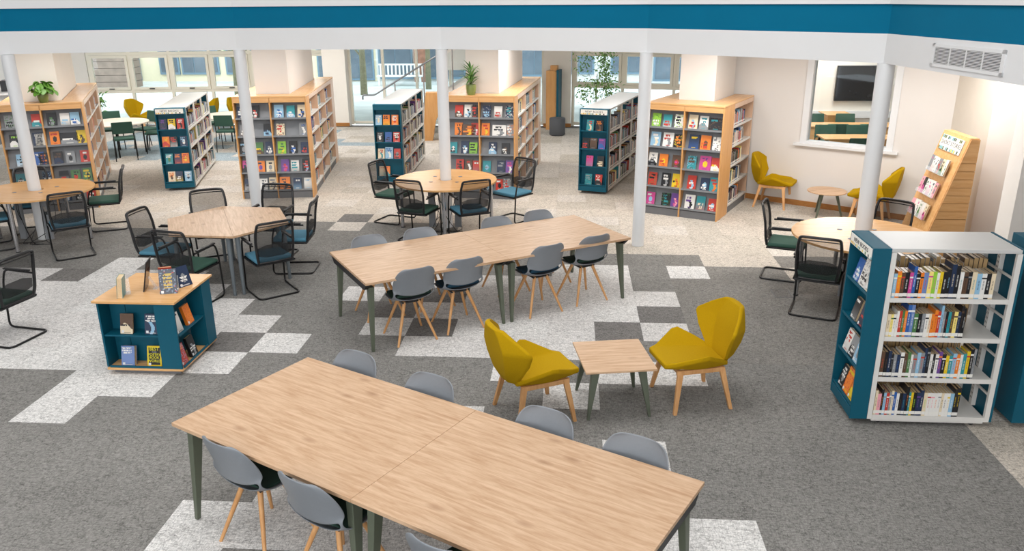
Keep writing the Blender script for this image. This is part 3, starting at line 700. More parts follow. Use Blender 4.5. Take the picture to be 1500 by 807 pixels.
def mobile(k, o, a, nb):
    F = frame(o, a); W = .52; H = 1.52; bw = .93 if nb == 1 else .87
    t = thing('mobile_shelving', f'white steel mobile shelving with a teal display end, {MNAME[k]}', 'shelving', (o[0], o[1], 0), a*D2R, 'teal-ended mobile shelving')
    z0 = .05
    if k == 'WR2':
        obj('end_panel', MB().box(-W/2, W/2, 0, .14, z0, H), TEAL, t)
    e = MB()   # teal end box: sides, back, top, foot
    for x in (-W/2, W/2-.018): e.box(x, x+.018, 0, .14, z0, H)
    e.box(-W/2+.018, W/2-.018, .122, .14, z0, H-.001); e.box(-W/2+.018, W/2-.018, .002, .122, H-.02, H); e.box(-W/2+.018, W/2-.018, .004, .02, z0, z0+.09)
    eo = bevel(obj('end_panel', e, TEAL, t), .0015, 1) if k != 'WR2' else None
    for z in (1.135, .815, .5, .165) if eo else ():
        s = MB().box(-W/2+.0185, W/2-.0185, .01, .121, z-.014, z); s.box(-W/2+.0185, W/2-.0185, .006, .01, z-.014, z+.008)
        obj('shelf', s, TEAL, eo)
    if k == 'WR2': pass
    elif k != 'B4':
        so = obj('sign', MB().box(-W/2+.02, W/2-.02, -.004, .002, H-.098, H-.012), SIGNW, t)
        put('lettering', NB, so, loc=(0, -.005, H-.047), rot=(PI/2, 0, 0))
        rr = random.Random(4); deco = MB()
        for q in range(15):
            x = -W/2+.03+q*.033; z = H-.094; deco.box(x, x+.024, -.0045, -.0041, z, z+.016+rr.random()*.008, 0, lin(rr.choice(['#e3c84a', '#4d7f4a', '#f0efe8', '#d9a53a', '#6aa7ae', '#30363a'])))
        obj('printed_motif', deco, PRINT, so)
    else: obj('header_rail', MB().box(-W/2+.018, W/2-.018, .0, .018, H-.1, H-.02), TEAL, t)
    L = .145+nb*bw
    bevel(obj('top_panel', MB().box(-W/2+.005, W/2-.005, .141, L+.03, H-.03, H-.001), SHELFTOP, t), .003)
    for i in range(nb+1):
        y = .145+i*bw
        for x in (-W/2, W/2-.03): obj('upright', MB().box(x, x+.03, y-.003, y+.035, z0, H-.031), SHELFW, t)
        u = MB().box(-.022, .022, y-.002, y+.034, .08, H-.031)
        uo = obj('centre_post', u, SHELFW, t)
        if k in ('WR', 'WR2'):
            s = MB()
            for q in range(34):
                for xx in (-.012, .006): s.box(xx, xx+.006, y-.0026, y-.0021, .14+q*.04, .158+q*.04)
            so = obj('slot', s, BLACK, uo); so['kind'] = 'stuff'
    for i in range(nb):
        ya = .145+i*bw+.036; yb = .145+(i+1)*bw-.004
        for z in MLEV:
            s = MB().box(-W/2+.003, W/2-.003, ya, yb, z-.02, z); s.box(W/2-.003, W/2+.0, ya, yb, z-.035, z+.004); s.box(-W/2, -W/2+.003, ya, yb, z-.035, z+.004)
            obj('shelf', s, SHELFW, t)
        obj('base_rail', MB().box(W/2-.04, W/2-.01, ya, yb, .03, .05).box(-W/2+.01, -W/2+.04, ya, yb, .03, .05), SHELFW, t)
    yy = .145+nb*bw+.036
    obj('end_board', MB().box(-W/2+.002, W/2-.002, yy, yy+.02, z0, H), TEAL, t)
    for z in (1.28, .95, .62, .28): obj('cross_bar', MB().box(-W/2+.03, W/2-.03, yy-.04, yy-.028, z, z+.018), SHELFW, t)
    for x in (-W/2+.05, W/2-.05):
        for y in (.25, L-.08):
            c = thing_part_castor(x, y, t)
    # books facing out on the end
    seed = sum(map(ord, k))*3
    for r, z in enumerate((1.135, .815, .5, .165)):
        (l, rr2), ents = ENDF[k][r]
        for q, en in enumerate(ents):
            en = en.split(); f = (float(en[0])-l)/(rr2-l); bwid = float(en[2])/100 if len(en) > 2 else .125; seed += 1
            xc = -W/2+.02+f*(W-.04); xc = min(max(xc, -W/2+.022+bwid/2), W/2-.022-bwid/2)
            face_book(F @ Matrix.Translation((xc, .022, z+.004)), bwid, .19+.03*(bwid > .13), .026, *en[1][:3],
                      f'{CNAME[en[1][0]]} book, {ORD[q+1]} on {ROWN[r] if r < 3 else "bottom"} end-panel shelf, {MNAME[k]}', f'face-out books, {MNAME[k]}', seed, tilt=14, parts=(k == 'WR'), nx=12, ny=18)
    # spine-out rows on the right flank (local +x)
    for i in range(nb):
        for r, z in enumerate(MLEV):
            rnd = random.Random(sum(map(ord, k))+i*13+r*5)
            M = F @ Matrix.Translation((W/2-.012, .145+i*bw+.04, z+.0005)) @ Matrix.Rotation(PI/2, 4, 'Z')
            rn_ = ROWN[r] if r < 3 else 'bottom'
            if k == 'WR':
                codes = WRROWS[r]; n = run_books(M, .004, bw*.86, .3, rnd, f'front row, {rn_} shelf of {MNAME[k]}', 'books on near white shelving', codes=codes, thick=(.017, .03) if r else (.022, .036), hts=(.2, .235))
                SPINE_COUNT[0] += n
                M2 = F @ Matrix.Translation((.012, .145+i*bw+.04, z+.0005)) @ Matrix.Rotation(PI/2, 4, 'Z')
                # far row: spines away, page edges toward the camera
                mb0 = MB(); x = .004; n = 0
                while x < bw*(.9 if r == 0 else .82):
                    th = rnd.uniform(.018, .042); ht = rnd.uniform(.19, .245); dp = .14; c = rnd.choice('kdcwned')
                    b = MB(); A = lin(PAL[c]); t_ = .002
                    b.box(0, t_, 0, dp, 0, ht, 0, A); b.box(th-t_, th, 0, dp, 0, ht, 0, A); b.box(t_, th-t_, dp-t_, dp, 0, ht, 0, A); b.box(t_+.0001, th-t_-.0001, .003, dp-t_-.0001, .003, ht-.003, 0, lin('#c9a97a'))
                    n += 1
                    TT = F @ Matrix.Translation((-.085, .145+i*bw+.04+x, z+.0005)) @ Matrix.Rotation(PI/2, 4, 'Z')
                    for f_, c_ in zip(b.f, b.c): STUFF.T = TT; STUFF.add([b.v[q_] for q_ in f_], [tuple(range(len(f_)))], 0, c_)
                    x += th+.0006
            elif k == 'WR2':
                run_books(M, .004, .12, .24, rnd, '', '', indiv=False, stuffmb=STUFF, pal='wcfwec')
            else:
                ind = False
                SPINE_COUNT[0] += run_books(M, .004, bw*rnd.uniform(.72, .92)-.04, .26, rnd, f'{rn_} shelf, nearest bay, {MNAME[k]}', 'spine-out books, '+MNAME[k], indiv=ind, stuffmb=STUFF, thick=(.022, .042), hts=(.18, .24), pal=SP_MUTED)
    return t
CAST = [None]
def thing_part_castor(x, y, t):
    c = MB(); c.lathe([(.026, -.011), (.026, .011)], 12); me = c.mesh('wheel', BLACK)
    f = obj('castor', MB().box(-.014, .014, -.02, .02, .03, .049), GREY, t, loc=(x, y, 0))
    put('wheel', me, f, loc=(0, 0, .0262), rot=(0, PI/2, 0)); return f
WRROWS = [
 ['sw20', 'oy22', 'dr21', 'kw21', 'mw21', 'bw26', 'kw20', 'ok21', 'qr21', 'fm22', 'lm22', 'ww21', 'yk22', 'kw22', 'ks24', 'nc28', 'kw27', 'wt22', 'dk22', 'ke22', 'ct22', 'sn21', 'wk21', 'kw21', 'cd21'],
 ['cd19', 'fg19', 'wk19', 'we22', 'rw22', 'gw22', 'oc22', 'bw27', 'qw27', 'gw20', 'kw20', 'ew20', 'wk20', 'cr20', 'ok20', 'or23', 'rw22', 'sk27', 'ew22', 'kr22', 'tk22', 'dy22', 'fd22', 'ne22', 'kd27', 'kw25'],
 ['dr22', 'kd22', 'nw23', 'ke20', 'ew20', 'nb20', 'ww22', 'de21', 'gw22', 'wk20', 'er20', 'sw22', 'er22', 'ns26', 'ke27', 'wk21', 'kw21', 'ww21', 'po23', 'kw21', 'yw20', 'tw20', 'sr22', 'ow21', 'we21', 'tw22', 'yr24', 'kw26', 'ek26'],
 ['cw22', 'ie19', 'ko23', 'se20', 'rw20', 'ew21', 'cb22', 'bw21', 'wk20', 'kd20', 'nt20', 'ko26', 'tw21', 'yd21', 'kl21', 'np21', 'nw23', 'cl21', 'wr21', 'wi21', 'wo21', 'we21', 'cw21', 'wk21', 'wy21', 'sw21', 'ky25', 'ky26'],
]
for k, (o, a) in MOB.items(): mobile(k, o, a, 1 if k in ('WR', 'WR2') else 3)
so = obj('books', STUFF, PRINT); so['kind'] = 'stuff'; tag(so, 'spine-out library books filling the farther side shelves', 'books')
print('spine books individual', SPINE_COUNT[0])

# ------------------------------------------------------------------ chairs
def mesh_chair(seatM, label, loc, head, grp):
    """cantilever visitor chair facing local +y"""
    t = thing('mesh_chair', label, 'chair', loc, head*D2R-PI/2, grp)
    fr = MB()
    for s in (-1, 1): pass
    fr.tube([(-.25, -.19, .66), (-.255, .17, .67), (-.25, .22, .5), (-.245, .25, .012), (-.245, -.25, .012), (.245, -.25, .012), (.245, .25, .012), (.25, .22, .5), (.255, .17, .67), (.25, -.19, .66)], .0115, 8, rad=.06)
    fr.tube([(-.247, .215, .43), (.247, .215, .43)], .01, 6); fr.tube([(-.245, -.17, .42), (.245, -.17, .42)], .01, 6)
    for s in (-1, 1): fr.tube([(s*.245, .22, .43), (s*.235, -.2, .42)], .01, 6)
    auto(obj('frame', fr, BLACKM, t), 60)
    pad = MB().box(-.225, .225, -.2, .245, .425, .475)
    o = obj('seat', pad, seatM, t); bevel(o, .022, 3); auto(o, 60)
    o = obj('seat_shell', MB().box(-.232, .232, -.21, .235, .405, .424), BLACK, t); bevel(o, .006)
    for s in (-1, 1): o = obj('armrest', MB().box(s*.25-.018, s*.25+.018, -.16, .17, .674, .69), BLACK, t); bevel(o, .006)
    # back: posts bow, panel between
    zs = [(.44, -.205), (.52, -.225), (.62, -.235), (.72, -.245), (.82, -.265), (.93, -.295)]
    hw = [.2, .215, .222, .225, .222, .205]
    vs = []; fs = []
    NX = 6
    for (z, y), h in zip(zs, hw):
        for i in range(NX+1):
            u = -1+2*i/NX; vs.append((u*h, y-.02*(1-u*u), z))
    for r in range(len(zs)-1):
        for i in range(NX): a = r*(NX+1)+i; fs.append((a, a+1, a+NX+2, a+NX+1))
    bk = obj('backrest', MB().add(vs, fs), MESH, t, True)
    fr = MB(); L = [(-h, y, z) for (z, y), h in zip(zs, hw)]; R = [(h, y, z) for (z, y), h in zip(zs, hw)]
    top = [(-.12, -.317, .937), (.12, -.317, .937)]
    fr.tube(L+top+R[::-1], .0165, 6, rad=.03)
    fr.tube([L[0], (0, -.225, .44), R[0]], .012, 6)
    fr.tube([(-.215, -.295, .895), (-.1, -.312, .9), (.1, -.312, .9), (.215, -.295, .895)], .006, 6)
    auto(obj('back_frame', fr, BLACK, t), 60)
    lm = MB().add([(-.2, -.214, .53), (-.1, -.205, .5), (.1, -.205, .5), (.2, -.214, .53), (.205, -.222, .62), (.1, -.215, .65), (-.1, -.215, .65), (-.205, -.222, .62)], [(0, 1, 6, 7), (1, 2, 5, 6), (2, 3, 4, 5)])
    o = obj('lumbar_support', lm, MESH, t, True); md = o.modifiers.new('s', 'SOLIDIFY'); md.thickness = .008
    return t
MC1 = mesh_chair(BLUEF, 'black mesh chair with blue seat at left of the middle round table', (-3.38, 2.0, 0), -18, 'mesh chairs, middle round table')
MC2 = mesh_chair(GREENF, 'black mesh chair with green seat, front left of the middle round table', (-3.0, 1.13, 0), 72, 'mesh chairs, middle round table')
def mc(green, label, x, y, h, g): return dup(MC2 if green else MC1, (x, y, 0), h*D2R-PI/2, label, g)
MC1.location = (-2.24, 1.14, 0); MC1.rotation_euler.z = 118*D2R-PI/2; MC1['label'] = 'black mesh chair with blue seat, front right of the middle round table'
gM = 'mesh chairs, middle round table'; gH = 'mesh chairs, hexagonal table'; gL = 'mesh chairs, left round table'; gR = 'mesh chairs, right round table'
mc(1, 'black mesh chair with green seat, back left of the middle round table', -3.58, 2.12, -20, gM)
mc(0, 'black mesh chair with blue seat pulled out, right of the middle round table', -1.68, 2.3, -128, gM)
mc(0, 'black mesh chair with blue seat at the left of the hexagonal table', -5.8, -1.0, -5, gH)
mc(0, 'black mesh chair behind hexagonal table, back left, mostly hidden seat', -5.55, -.12, -60, gH)
mc(0, 'black mesh chair behind hexagonal table, back right below the column', -4.86, .22, -93, gH)
mc(0, 'black mesh chair with blue seat at the right of the hexagonal table, seen edge-on', -4.36, -.35, 185, gH)
mc(1, 'black mesh chair with green seat in front of hexagonal table, beside teal display unit', -5.2, -1.6, 78, gH)
mc(0, 'black mesh chair with blue seat at front right of the hexagonal table', -4.38, -1.22, 130, gH)
mc(0, 'black mesh chair with blue seat in front of the left round table', -7.72, .12, 128, gL)
mc(1, 'black mesh chair with green seat right of left round table, by the bookcase', -7.98, 1.52, 205, gL)
mc(0, 'black mesh chair with blue seat behind the left round table', -9.0, 1.25, -65, gL)
mc(0, 'black mesh chair with blue seat at the left edge, left round table', -9.05, .35, 40, gL)
mc(1, 'black mesh chair with green seat alone at the left edge of the picture', -6.66, -2.78, 170, None)
mc(1, 'black mesh chair with green seat at left of the right round table', 1.93, -.32, -20, gR)
mc(1, 'black mesh chair with green seat, front of right round table beside teal end', 1.98, -1.55, 68, gR)
mc(1, 'black mesh chair with only its back showing behind the right round table', 3.1, -.33, -130, gR)

def shell_chair(padM, label, loc, head, grp):
    t = thing('shell_chair', label, 'chair', loc, head*D2R-PI/2, grp)
    prof = [(.215, .435, .15, .0), (.19, .452, .19, .004), (.08, .45, .215, .012), (-.04, .446, .226, .02), (-.13, .452, .228, .03), (-.19, .478, .226, .05), (-.222, .53, .222, .075), (-.238, .60, .226, .085),
            (-.258, .68, .228, .075), (-.282, .76, .215, .055), (-.302, .825, .18, .04), (-.306, .845, .12, .03)]
    U = [-1, -.93, -.72, -.35, 0, .35, .72, .93, 1]
    vs = []; fs = []
    for r, (y, z, h, c) in enumerate(prof):
        back = min(1, max(0, (z-.45)/.15))
        for u in U:
            q = abs(u)**3*c
            vs.append((u*h, y+q*back*1.0, z+q*(1-back)*1.6))
    n = len(U)
    for r in range(len(prof)-1):
        for i in range(n-1):
            if r == 5 and 1 <= i <= n-3: continue      # slot between seat and back
            a = r*n+i; fs.append((a, a+1, a+n+1, a+n))
    o = obj('shell', MB().add(vs, fs), SHELLG, t, True); md = o.modifiers.new('s', 'SOLIDIFY'); md.thickness = .011; md.offset = 0; subsurf(o, 2)
    pv = []; pf = []
    for r, (y, z, h) in enumerate([(.205, .462, .15), (.17, .478, .185), (.05, .477, .2), (-.08, .474, .205), (-.15, .492, .2), (-.187, .535, .185), (-.196, .575, .15)]):
        for u in (-1, -.5, 0, .5, 1): pv.append((u*h, y, z+.008*u*u))
    for r in range(6):
        for i in range(4): a = r*5+i; pf.append((a, a+1, a+6, a+5))
    o = obj('seat_pad', MB().add(pv, pf), padM, t, True); md = o.modifiers.new('s', 'SOLIDIFY'); md.thickness = .018; md.offset = 0; subsurf(o, 1)
    bs = MB().box(-.1, .1, -.1, .1, .415, .432); obj('seat_bracket', bs, BLACK, t)
    for sx in (-1, 1):
        for sy in (-1, 1): auto(obj('leg', MB().leg((sx*.215, sy*.215, 0), (sx*.075, sy*.08, .43), .0115, .019, 12), LEGWOOD, t), 60)
    return t
SG = 'grey shell chairs, far long table'; SF = 'grey shell chairs, near long table'
UF = (math.cos(32.7*D2R), math.sin(32.7*D2R)); VF = (-UF[1], UF[0]); CF = (-1.74, -1.62)
def fp(u, v): return (CF[0]+UF[0]*u+VF[0]*v, CF[1]+UF[1]*u+VF[1]*v, 0)
S1 = shell_chair(DGREENF, 'grey shell chair with dark green pad, leftmost on near side of far long table', fp(-1.07, -.37), 122.7, SG)
S2 = shell_chair(TEALF, 'grey shell chair with dark blue pad, second from left, near side of far long table', fp(-.5, -.33), 122.7, SG)
def sc(src, label, p, h, g): return dup(src, p, h*D2R-PI/2, label, g)
sc(S2, 'grey shell chair with dark blue pad, third from left, near side of far long table', fp(.48, -.35), 124, SG)
sc(S1, 'grey shell chair with dark green pad, rightmost on near side of far long table', fp(1.13, -.30), 124, SG)
for u, v, n in ((-1.12, .42, 'leftmost'), (-.5, .42, 'second from left'), (.5, .42, 'third from left'), (1.1, .44, 'rightmost')):
    sc(S1, f'grey shell chair, {n} on the far side of the far long table', fp(u, v), -57.3, SG)
UN = (math.cos(-28.8*D2R), math.sin(-28.8*D2R)); VN = (-UN[1], UN[0]); CNR = (-1.685, -5.965)
def np_(u, v): return (CNR[0]+UN[0]*u+VN[0]*v, CNR[1]+UN[1]*u+VN[1]*v, 0)
sc(S1, 'grey shell chair with dark green pad, leftmost on near side of near long table', np_(-.99, -.41), 61.2, SF)
sc(S1, 'grey shell chair with dark green pad, second from left, near side of near long table', np_(-.29, -.43), 61.2, SF)
sc(S1, 'grey shell chair cut by the bottom edge, near side of near long table', np_(.69, -.47), 61.2, SF)
for u, v, n in ((-1.16, .44, 'leftmost'), (-.44, .43, 'second from left'), (.5, .43, 'third from left'), (1.14, .42, 'rightmost')):
    sc(S1, f'grey shell chair back, {n} on the far side of the near long table', np_(u, v), -118.8, SF)

# ------------------------------------------------------------------ long tables (two tables pushed together each)
def long_table(label, x, y, rz, grp, end):
    t = thing('long_table', label, 'table', (x, y, 0), rz, grp); L = 1.59; W = 1.2; H = .75
    o = obj('table_top', MB().box(-L/2+.001, L/2-.001, -W/2, W/2, H-.025, H), OAK, t); bevel(o, .0015)
    rl = MB()
    for s in (-1, 1):
        xa, xb = sorted((s*(L/2-.012), s*(L/2-.05))); rl.hexa([(xa, -W/2+.1, H-.1), (xb, -W/2+.1, H-.1), (xb, W/2-.1, H-.1), (xa, W/2-.1, H-.1)], [(xa, -W/2+.02, H-.026), (xb, -W/2+.02, H-.026), (xb, W/2-.02, H-.026), (xa, W/2-.02, H-.026)])
        rl.box(-L/2+.08, L/2-.08, s*(W/2-.2)-.02, s*(W/2-.2)+.02, H-.065, H-.026)
    obj('under_frame', rl, BLACK, t)
    for sx in (-1, 1):
        for sy in (-1, 1):
            X = sx*(L/2-.035); Y = sy*(W/2-.035); a = .055; f = .03
            tx = sx*(L/2-.08)
            b = [(X-sx*f, Y-sy*f, 0), (X, Y-sy*f, 0), (X, Y, 0), (X-sx*f, Y, 0)]
            tp = [(X-sx*(.02+a), Y-sy*.115, H-.0755), (X-sx*.02, Y-sy*.115, H-.0755), (X-sx*.02, Y-sy*.03, H-.0755), (X-sx*(.02+a), Y-sy*.03, H-.0755)]
            if sx*sy < 0: b = b[::-1]; tp = tp[::-1]
            o = obj('leg', MB().hexa(b, tp), OLIVE, t); bevel(o, .004, 2)
    return t
def lt(C, U, s, ang, label, grp): return long_table(label, C[0]+U[0]*s, C[1]+U[1]*s, ang*D2R, grp, 0)
lt(CF, UF, -.795, 32.7, 'left half of the far long oak table, olive legs', 'far long table halves')
lt(CF, UF, .795, 32.7, 'right half of the far long oak table, beside the column', 'far long table halves')
lt(CNR, UN, -.795, -28.8, 'left half of the near long oak table in the foreground', 'near long table halves')
lt(CNR, UN, .795, -28.8, 'right half of the near long oak table in the foreground', 'near long table halves')

# ------------------------------------------------------------------ round tables
def round_table(label, x, y, grp, ang0=0):
    t = thing('round_table', label, 'table', (x, y, 0), 0, grp); R = .78; H = .75
    # top with a hole for the column
    n = 64; mb = MB(); vs = []
    for r, z in ((.088+.012, H-.025), (R, H-.025), (R+.001, H-.012), (R, H), (.088+.012, H)):
        vs += [(r*math.cos(2*PI*j/n), r*math.sin(2*PI*j/n), z) for j in range(n)]
    fs = [(i*n+j, i*n+(j+1) % n, ((i+1) % 5)*n+(j+1) % n, ((i+1) % 5)*n+j) for i in range(5) for j in range(n)]
    auto(obj('table_top', mb.add(vs, fs), BEECH, t), 50)
    for k in range(4):
        a = k*PI/2+ang0; px, py = .69*math.cos(a), .69*math.sin(a)
        o = obj('leg', MB().leg((px, py, .012), (px, py, H-.026), .027, .027, 16), CHROME, t); auto(o)
        obj('leg_foot', MB().leg((px, py, 0), (px, py, .012), .03, .03, 12), BLACK, t)
    for k in range(4):
        a = k*PI/2+PI/4; o = obj('cable_grommet', MB().lathe([(.03, H+.0003), (.03, H+.003), (.022, H+.004), (.0, H+.004)], 16, c=(.28*math.cos(a), .28*math.sin(a))), DGREY, t)
    fr = MB()
    for k in range(4):
        a = k*PI/2+ang0; fr.leg((.12*math.cos(a), .12*math.sin(a), H-.045), (.66*math.cos(a), .66*math.sin(a), H-.045), .017, .017, 6)
    obj('under_frame', fr, DGREY, t)
    ca = MB(); rnd = random.Random(int(x*100))
    for k in range(7):
        a = rnd.uniform(0, 2*PI); r = .28; p = (r*math.cos(a), r*math.sin(a), H-.03)
        q = [p, (p[0]*1.1, p[1]*1.1, .5), (p[0]*.8+rnd.uniform(-.1, .1), p[1]*.8, .2), (rnd.uniform(-.3, .3), rnd.uniform(-.4, -.15), .01), (rnd.uniform(-.3, .3), -.3, .01)]
        ca.tube(q, .005, 5, rad=.1)
    obj('cables', ca, BLACK, t, True)
    d = MB()
    for sx, sy in ((-1, -1), (1, -1)): d.box(sx*.2-.05, sx*.2+.05, -.2, -.16, .05, H-.08)
    obj('cable_duct', d, GREY, t)
    return t
round_table('round beech table at the left edge around the leftmost column', -8.62, .86, 'round beech tables', .05)
round_table('round beech table in the middle around the white column', -2.68, 1.80, 'round beech tables', .1)
round_table('round beech table at right behind the near white shelving', 2.60, -1.0, 'round beech tables', .05)

# hexagonal table: two trapezoids
HC = (-5.07, -.72)
for s in (0, 1):
    lab = 'right trapezoid half of the hexagonal oak table' if s == 0 else 'left trapezoid half of the hexagonal oak table'
    t = thing('trapezoid_table', lab, 'table', (HC[0], HC[1], 0), (-63+180*s)*D2R, 'hexagonal table halves'); R = .8
    pts = [(R, .001), (R*.5, R*.866), (-R*.5, R*.866), (-R, .001)]
    o = obj('table_top', MB().prism(pts, .725, .75), OAK_Y, t); bevel(o, .001)
    for p in pts:
        q = (p[0]*.88, p[1]*.9+(.05 if p[1] < .1 else 0)); f = (q[0]*1.04, q[1]*1.04)
        o = obj('leg', MB().leg((*f, 0), (*q, .7245), .02, .03, 12), LEGGREY, t); auto(o, 60)
    fr = MB().prism([(x*.86, y*.86+.03) for x, y in pts], .69, .7245); obj('under_frame', fr, BLACK, t)

# square lounge table, round coffee table
t = thing('side_table', 'small square oak table with olive legs between two mustard chairs', 'table', (-.395, -3.87, 0), 10*D2R)
o = obj('table_top', MB().box(-.3, .3, -.315, .315, .44, .46), OAK_Y, t); bevel(o, .004)
obj('under_frame', MB().box(-.22, .22, -.22, .22, .425, .4395), BLACK, t)
for sx in (-1, 1):
    for sy in (-1, 1):
        X, Y = sx*.275, sy*.285; x, y = sx*.2, sy*.2
        b = [(X-sx*.022, Y-sy*.022, 0), (X, Y-sy*.022, 0), (X, Y, 0), (X-sx*.022, Y, 0)]; tp = [(x-sx*.04, y-sy*.04, .4395), (x+sx*.03, y-sy*.04, .4395), (x+sx*.03, y+sy*.03, .4395), (x-sx*.04, y+sy*.03, .4395)]
        if sx*sy < 0: b = b[::-1]; tp = tp[::-1]
        bevel(obj('leg', MB().hexa(b, tp), OLIVE, t), .003)
t = thing('coffee_table', 'round oak coffee table with olive legs by the right wall', 'table', (3.33, 2.72, 0), 20*D2R)
auto(obj('table_top', MB().lathe([(.3, .40), (.305, .41), (.3, .42)], 40), OAK_Y, t))
for k in range(3):
    a = k*2*PI/3-.6; obj('leg', MB().leg((.26*math.cos(a), .26*math.sin(a), 0), (.14*math.cos(a), .14*math.sin(a), .3995), .014, .026, 8), OLIVE, t)

# ------------------------------------------------------------------ mustard lounge chairs (faceted shells)
def solid(name, vs, fs, t):
    o = obj(name, MB().add(vs, fs), YEL, t, True)
    bv = o.modifiers.new('b', 'BEVEL'); bv.width = .015; bv.segments = 3; bv.limit_method = 'ANGLE'; bv.angle_limit = 14*D2R
    wn = o.modifiers.new('w', 'WEIGHTED_NORMAL'); wn.keep_sharp = False
    return o
def loft(name, rows, t):
    """rows of closed rings (same count) -> solid"""
    n = len(rows[0]); vs = [v for r in rows for v in r]; fs = [tuple(range(n-1, -1, -1)), tuple((len(rows)-1)*n+i for i in range(n))]
    for a in range(len(rows)-1):
        for i in range(n): fs.append((a*n+i, a*n+(i+1) % n, (a+1)*n+(i+1) % n, (a+1)*n+i))
    return solid(name, vs, fs, t)
def lounge(label, loc, head, grp):
    t = thing('lounge_chair', label, 'armchair', loc, head*D2R-PI/2, grp)
    def srow(y, hb, zb, hm, h, zc, zt):   # underside half width, top wing half width
        return [(hb, y, zb), (h, y, zt-.045), (h, y, zt), (hm, y, zc+.004), (0, y, zc), (-hm, y, zc+.004), (-h, y, zt), (-h, y, zt-.045), (-hb, y, zb)]
    loft('seat', [srow(-.25, .16, .375, .15, .19, .40, .42), srow(-.13, .2, .375, .17, .27, .41, .49), srow(.0, .22, .375, .19, .335, .42, .555), srow(.06, .215, .375, .19, .33, .424, .545), srow(.25, .18, .38, .17, .215, .442, .455), srow(.325, .16, .39, .15, .185, .436, .44)], t)
    def brow(z, y, hm, h, yf, th, hb):   # front wings forward by yf; th: shell thickness
        return [(hm, y-.004, z), (h, y+yf, z), (h, y+yf-.035, z), (hb, y-th, z), (0, y-th-.012, z), (-hb, y-th, z), (-h, y+yf-.035, z), (-h, y+yf, z), (-hm, y-.004, z), (0, y-.006, z)]
    loft('backrest', [brow(.385, -.24, .12, .16, .03, .05, .1), brow(.45, -.25, .14, .205, .05, .075, .14), brow(.58, -.272, .17, .295, .10, .085, .19), brow(.69, -.295, .18, .355, .125, .08, .21), brow(.72, -.302, .18, .35, .12, .076, .2),
                      brow(.81, -.332, .14, .245, .06, .06, .15), brow(.875, -.354, .1, .14, .018, .05, .1)], t)
    fr = MB()
    for s in (-1, 1): fr.hexa(*[[(s*x, y, z) for x, y, z in q] if s > 0 else [(s*x, y, z) for x, y, z in q][::-1] for q in ([(.185, -.2, .335), (.215, -.2, .335), (.215, .22, .335), (.185, .22, .335)], [(.185, -.2, .375), (.215, -.2, .375), (.215, .22, .375), (.185, .22, .375)])])
    fr.box(-.184, .184, -.19, -.16, .34, .37); fr.box(-.184, .184, .18, .21, .34, .37)
    bevel(obj('seat_frame', fr, LEGWOOD, t), .003)
    for sx in (-1, 1):
        for sy in (-1, 1):
            fx, fy, tx, ty = sx*.27, sy*.255+(-.01), sx*.2, sy*.185; f = .015; w2 = .026
            b = [(fx-f, fy-f, 0), (fx+f, fy-f, 0), (fx+f, fy+f, 0), (fx-f, fy+f, 0)]; tp = [(tx-w2*.6, ty-w2, .376), (tx+w2*.6, ty-w2, .376), (tx+w2*.6, ty+w2, .376), (tx-w2*.6, ty+w2, .376)]
            bevel(obj('leg', MB().hexa(b, tp), LEGWOOD, t), .003)
    return t
L1 = lounge('mustard faceted lounge chair seen from behind, left of the square oak table', (-1.06, -4.08, 0), 27, 'mustard lounge chairs')
dup(L1, (.29, -3.73, 0), 196*D2R-PI/2, 'mustard faceted lounge chair right of the square oak table')
dup(L1, (2.67, 3.40, 0), -26*D2R-PI/2, 'mustard lounge chair by the right wall, beside the wooden bookcase')
dup(L1, (3.93, 2.45, 0), 150*D2R-PI/2, 'mustard lounge chair partly hidden behind the right column')
dup(L1, (-12.35, 11.0, 0), -10*D2R-PI/2, 'mustard chair by the far left window behind a white table', 'mustard chairs by the left window')
dup(L1, (-10.75, 11.3, 0), 185*D2R-PI/2, 'mustard chair by the left window, just right of teal-ended shelving', 'mustard chairs by the left window')
dup(L1, (-9.7, 11.45, 0), -8*D2R-PI/2, 'mustard chair by the left window beside the second column', 'mustard chairs by the left window')

# ------------------------------------------------------------------ far study tables and green chairs
def green_chair(label, loc, head, grp):
    t = thing('green_chair', label, 'chair', loc, head*D2R-PI/2, grp)
    o = obj('seat', MB().box(-.23, .23, -.2, .24, .44, .49), GREENF, t); bevel(o, .02, 2)
    o = obj('backrest', MB().hexa([(-.22, -.25, .6), (.22, -.25, .6), (.22, -.22, .6), (-.22, -.22, .6)], [(-.21, -.3, .86), (.21, -.3, .86), (.21, -.27, .86), (-.21, -.27, .86)]), GREENF, t); bevel(o, .012, 2)
    for s in (-1, 1):
        obj('leg', MB().tube([(s*.22, .24, 0), (s*.215, .2, .435), (s*.215, -.1, .435)], .011, 6, rad=.03), BLACKM, t, True)
        obj('leg', MB().tube([(s*.22, -.28, 0), (s*.21, -.2, .45), (s*.2, -.262, .7)], .011, 6, rad=.03), BLACKM, t, True)
    return t
TOPW = mat('pale_maple_top', '#ddd0c0', .35, var=.03)
for (x, y, lab) in ((-11.25, 7.75, 'pale round study table at far left behind the leftmost bookcase'), (-9.0, 9.0, 'pale round study table behind left teal-ended shelving')):
    t = thing('study_table', lab, 'table', (x, y, 0), 0, 'pale study tables')
    auto(obj('table_top', MB().lathe([(.72, .715), (.725, .728), (.72, .74)], 40), TOPW, t))
    for k in range(4):
        a = k*PI/2+.5; obj('leg', MB().leg((.56*math.cos(a), .56*math.sin(a), 0), (.56*math.cos(a), .56*math.sin(a), .7145), .018, .018, 8), BLACKM, t)
G1 = green_chair('green upholstered chair in front of the far left study table', (-10.75, 7.15, 0), 118, 'green chairs, far left study table')
dup(G1, (-10.45, 8.05, 0), 200*D2R-PI/2, 'green chair at the right of the far left study table')
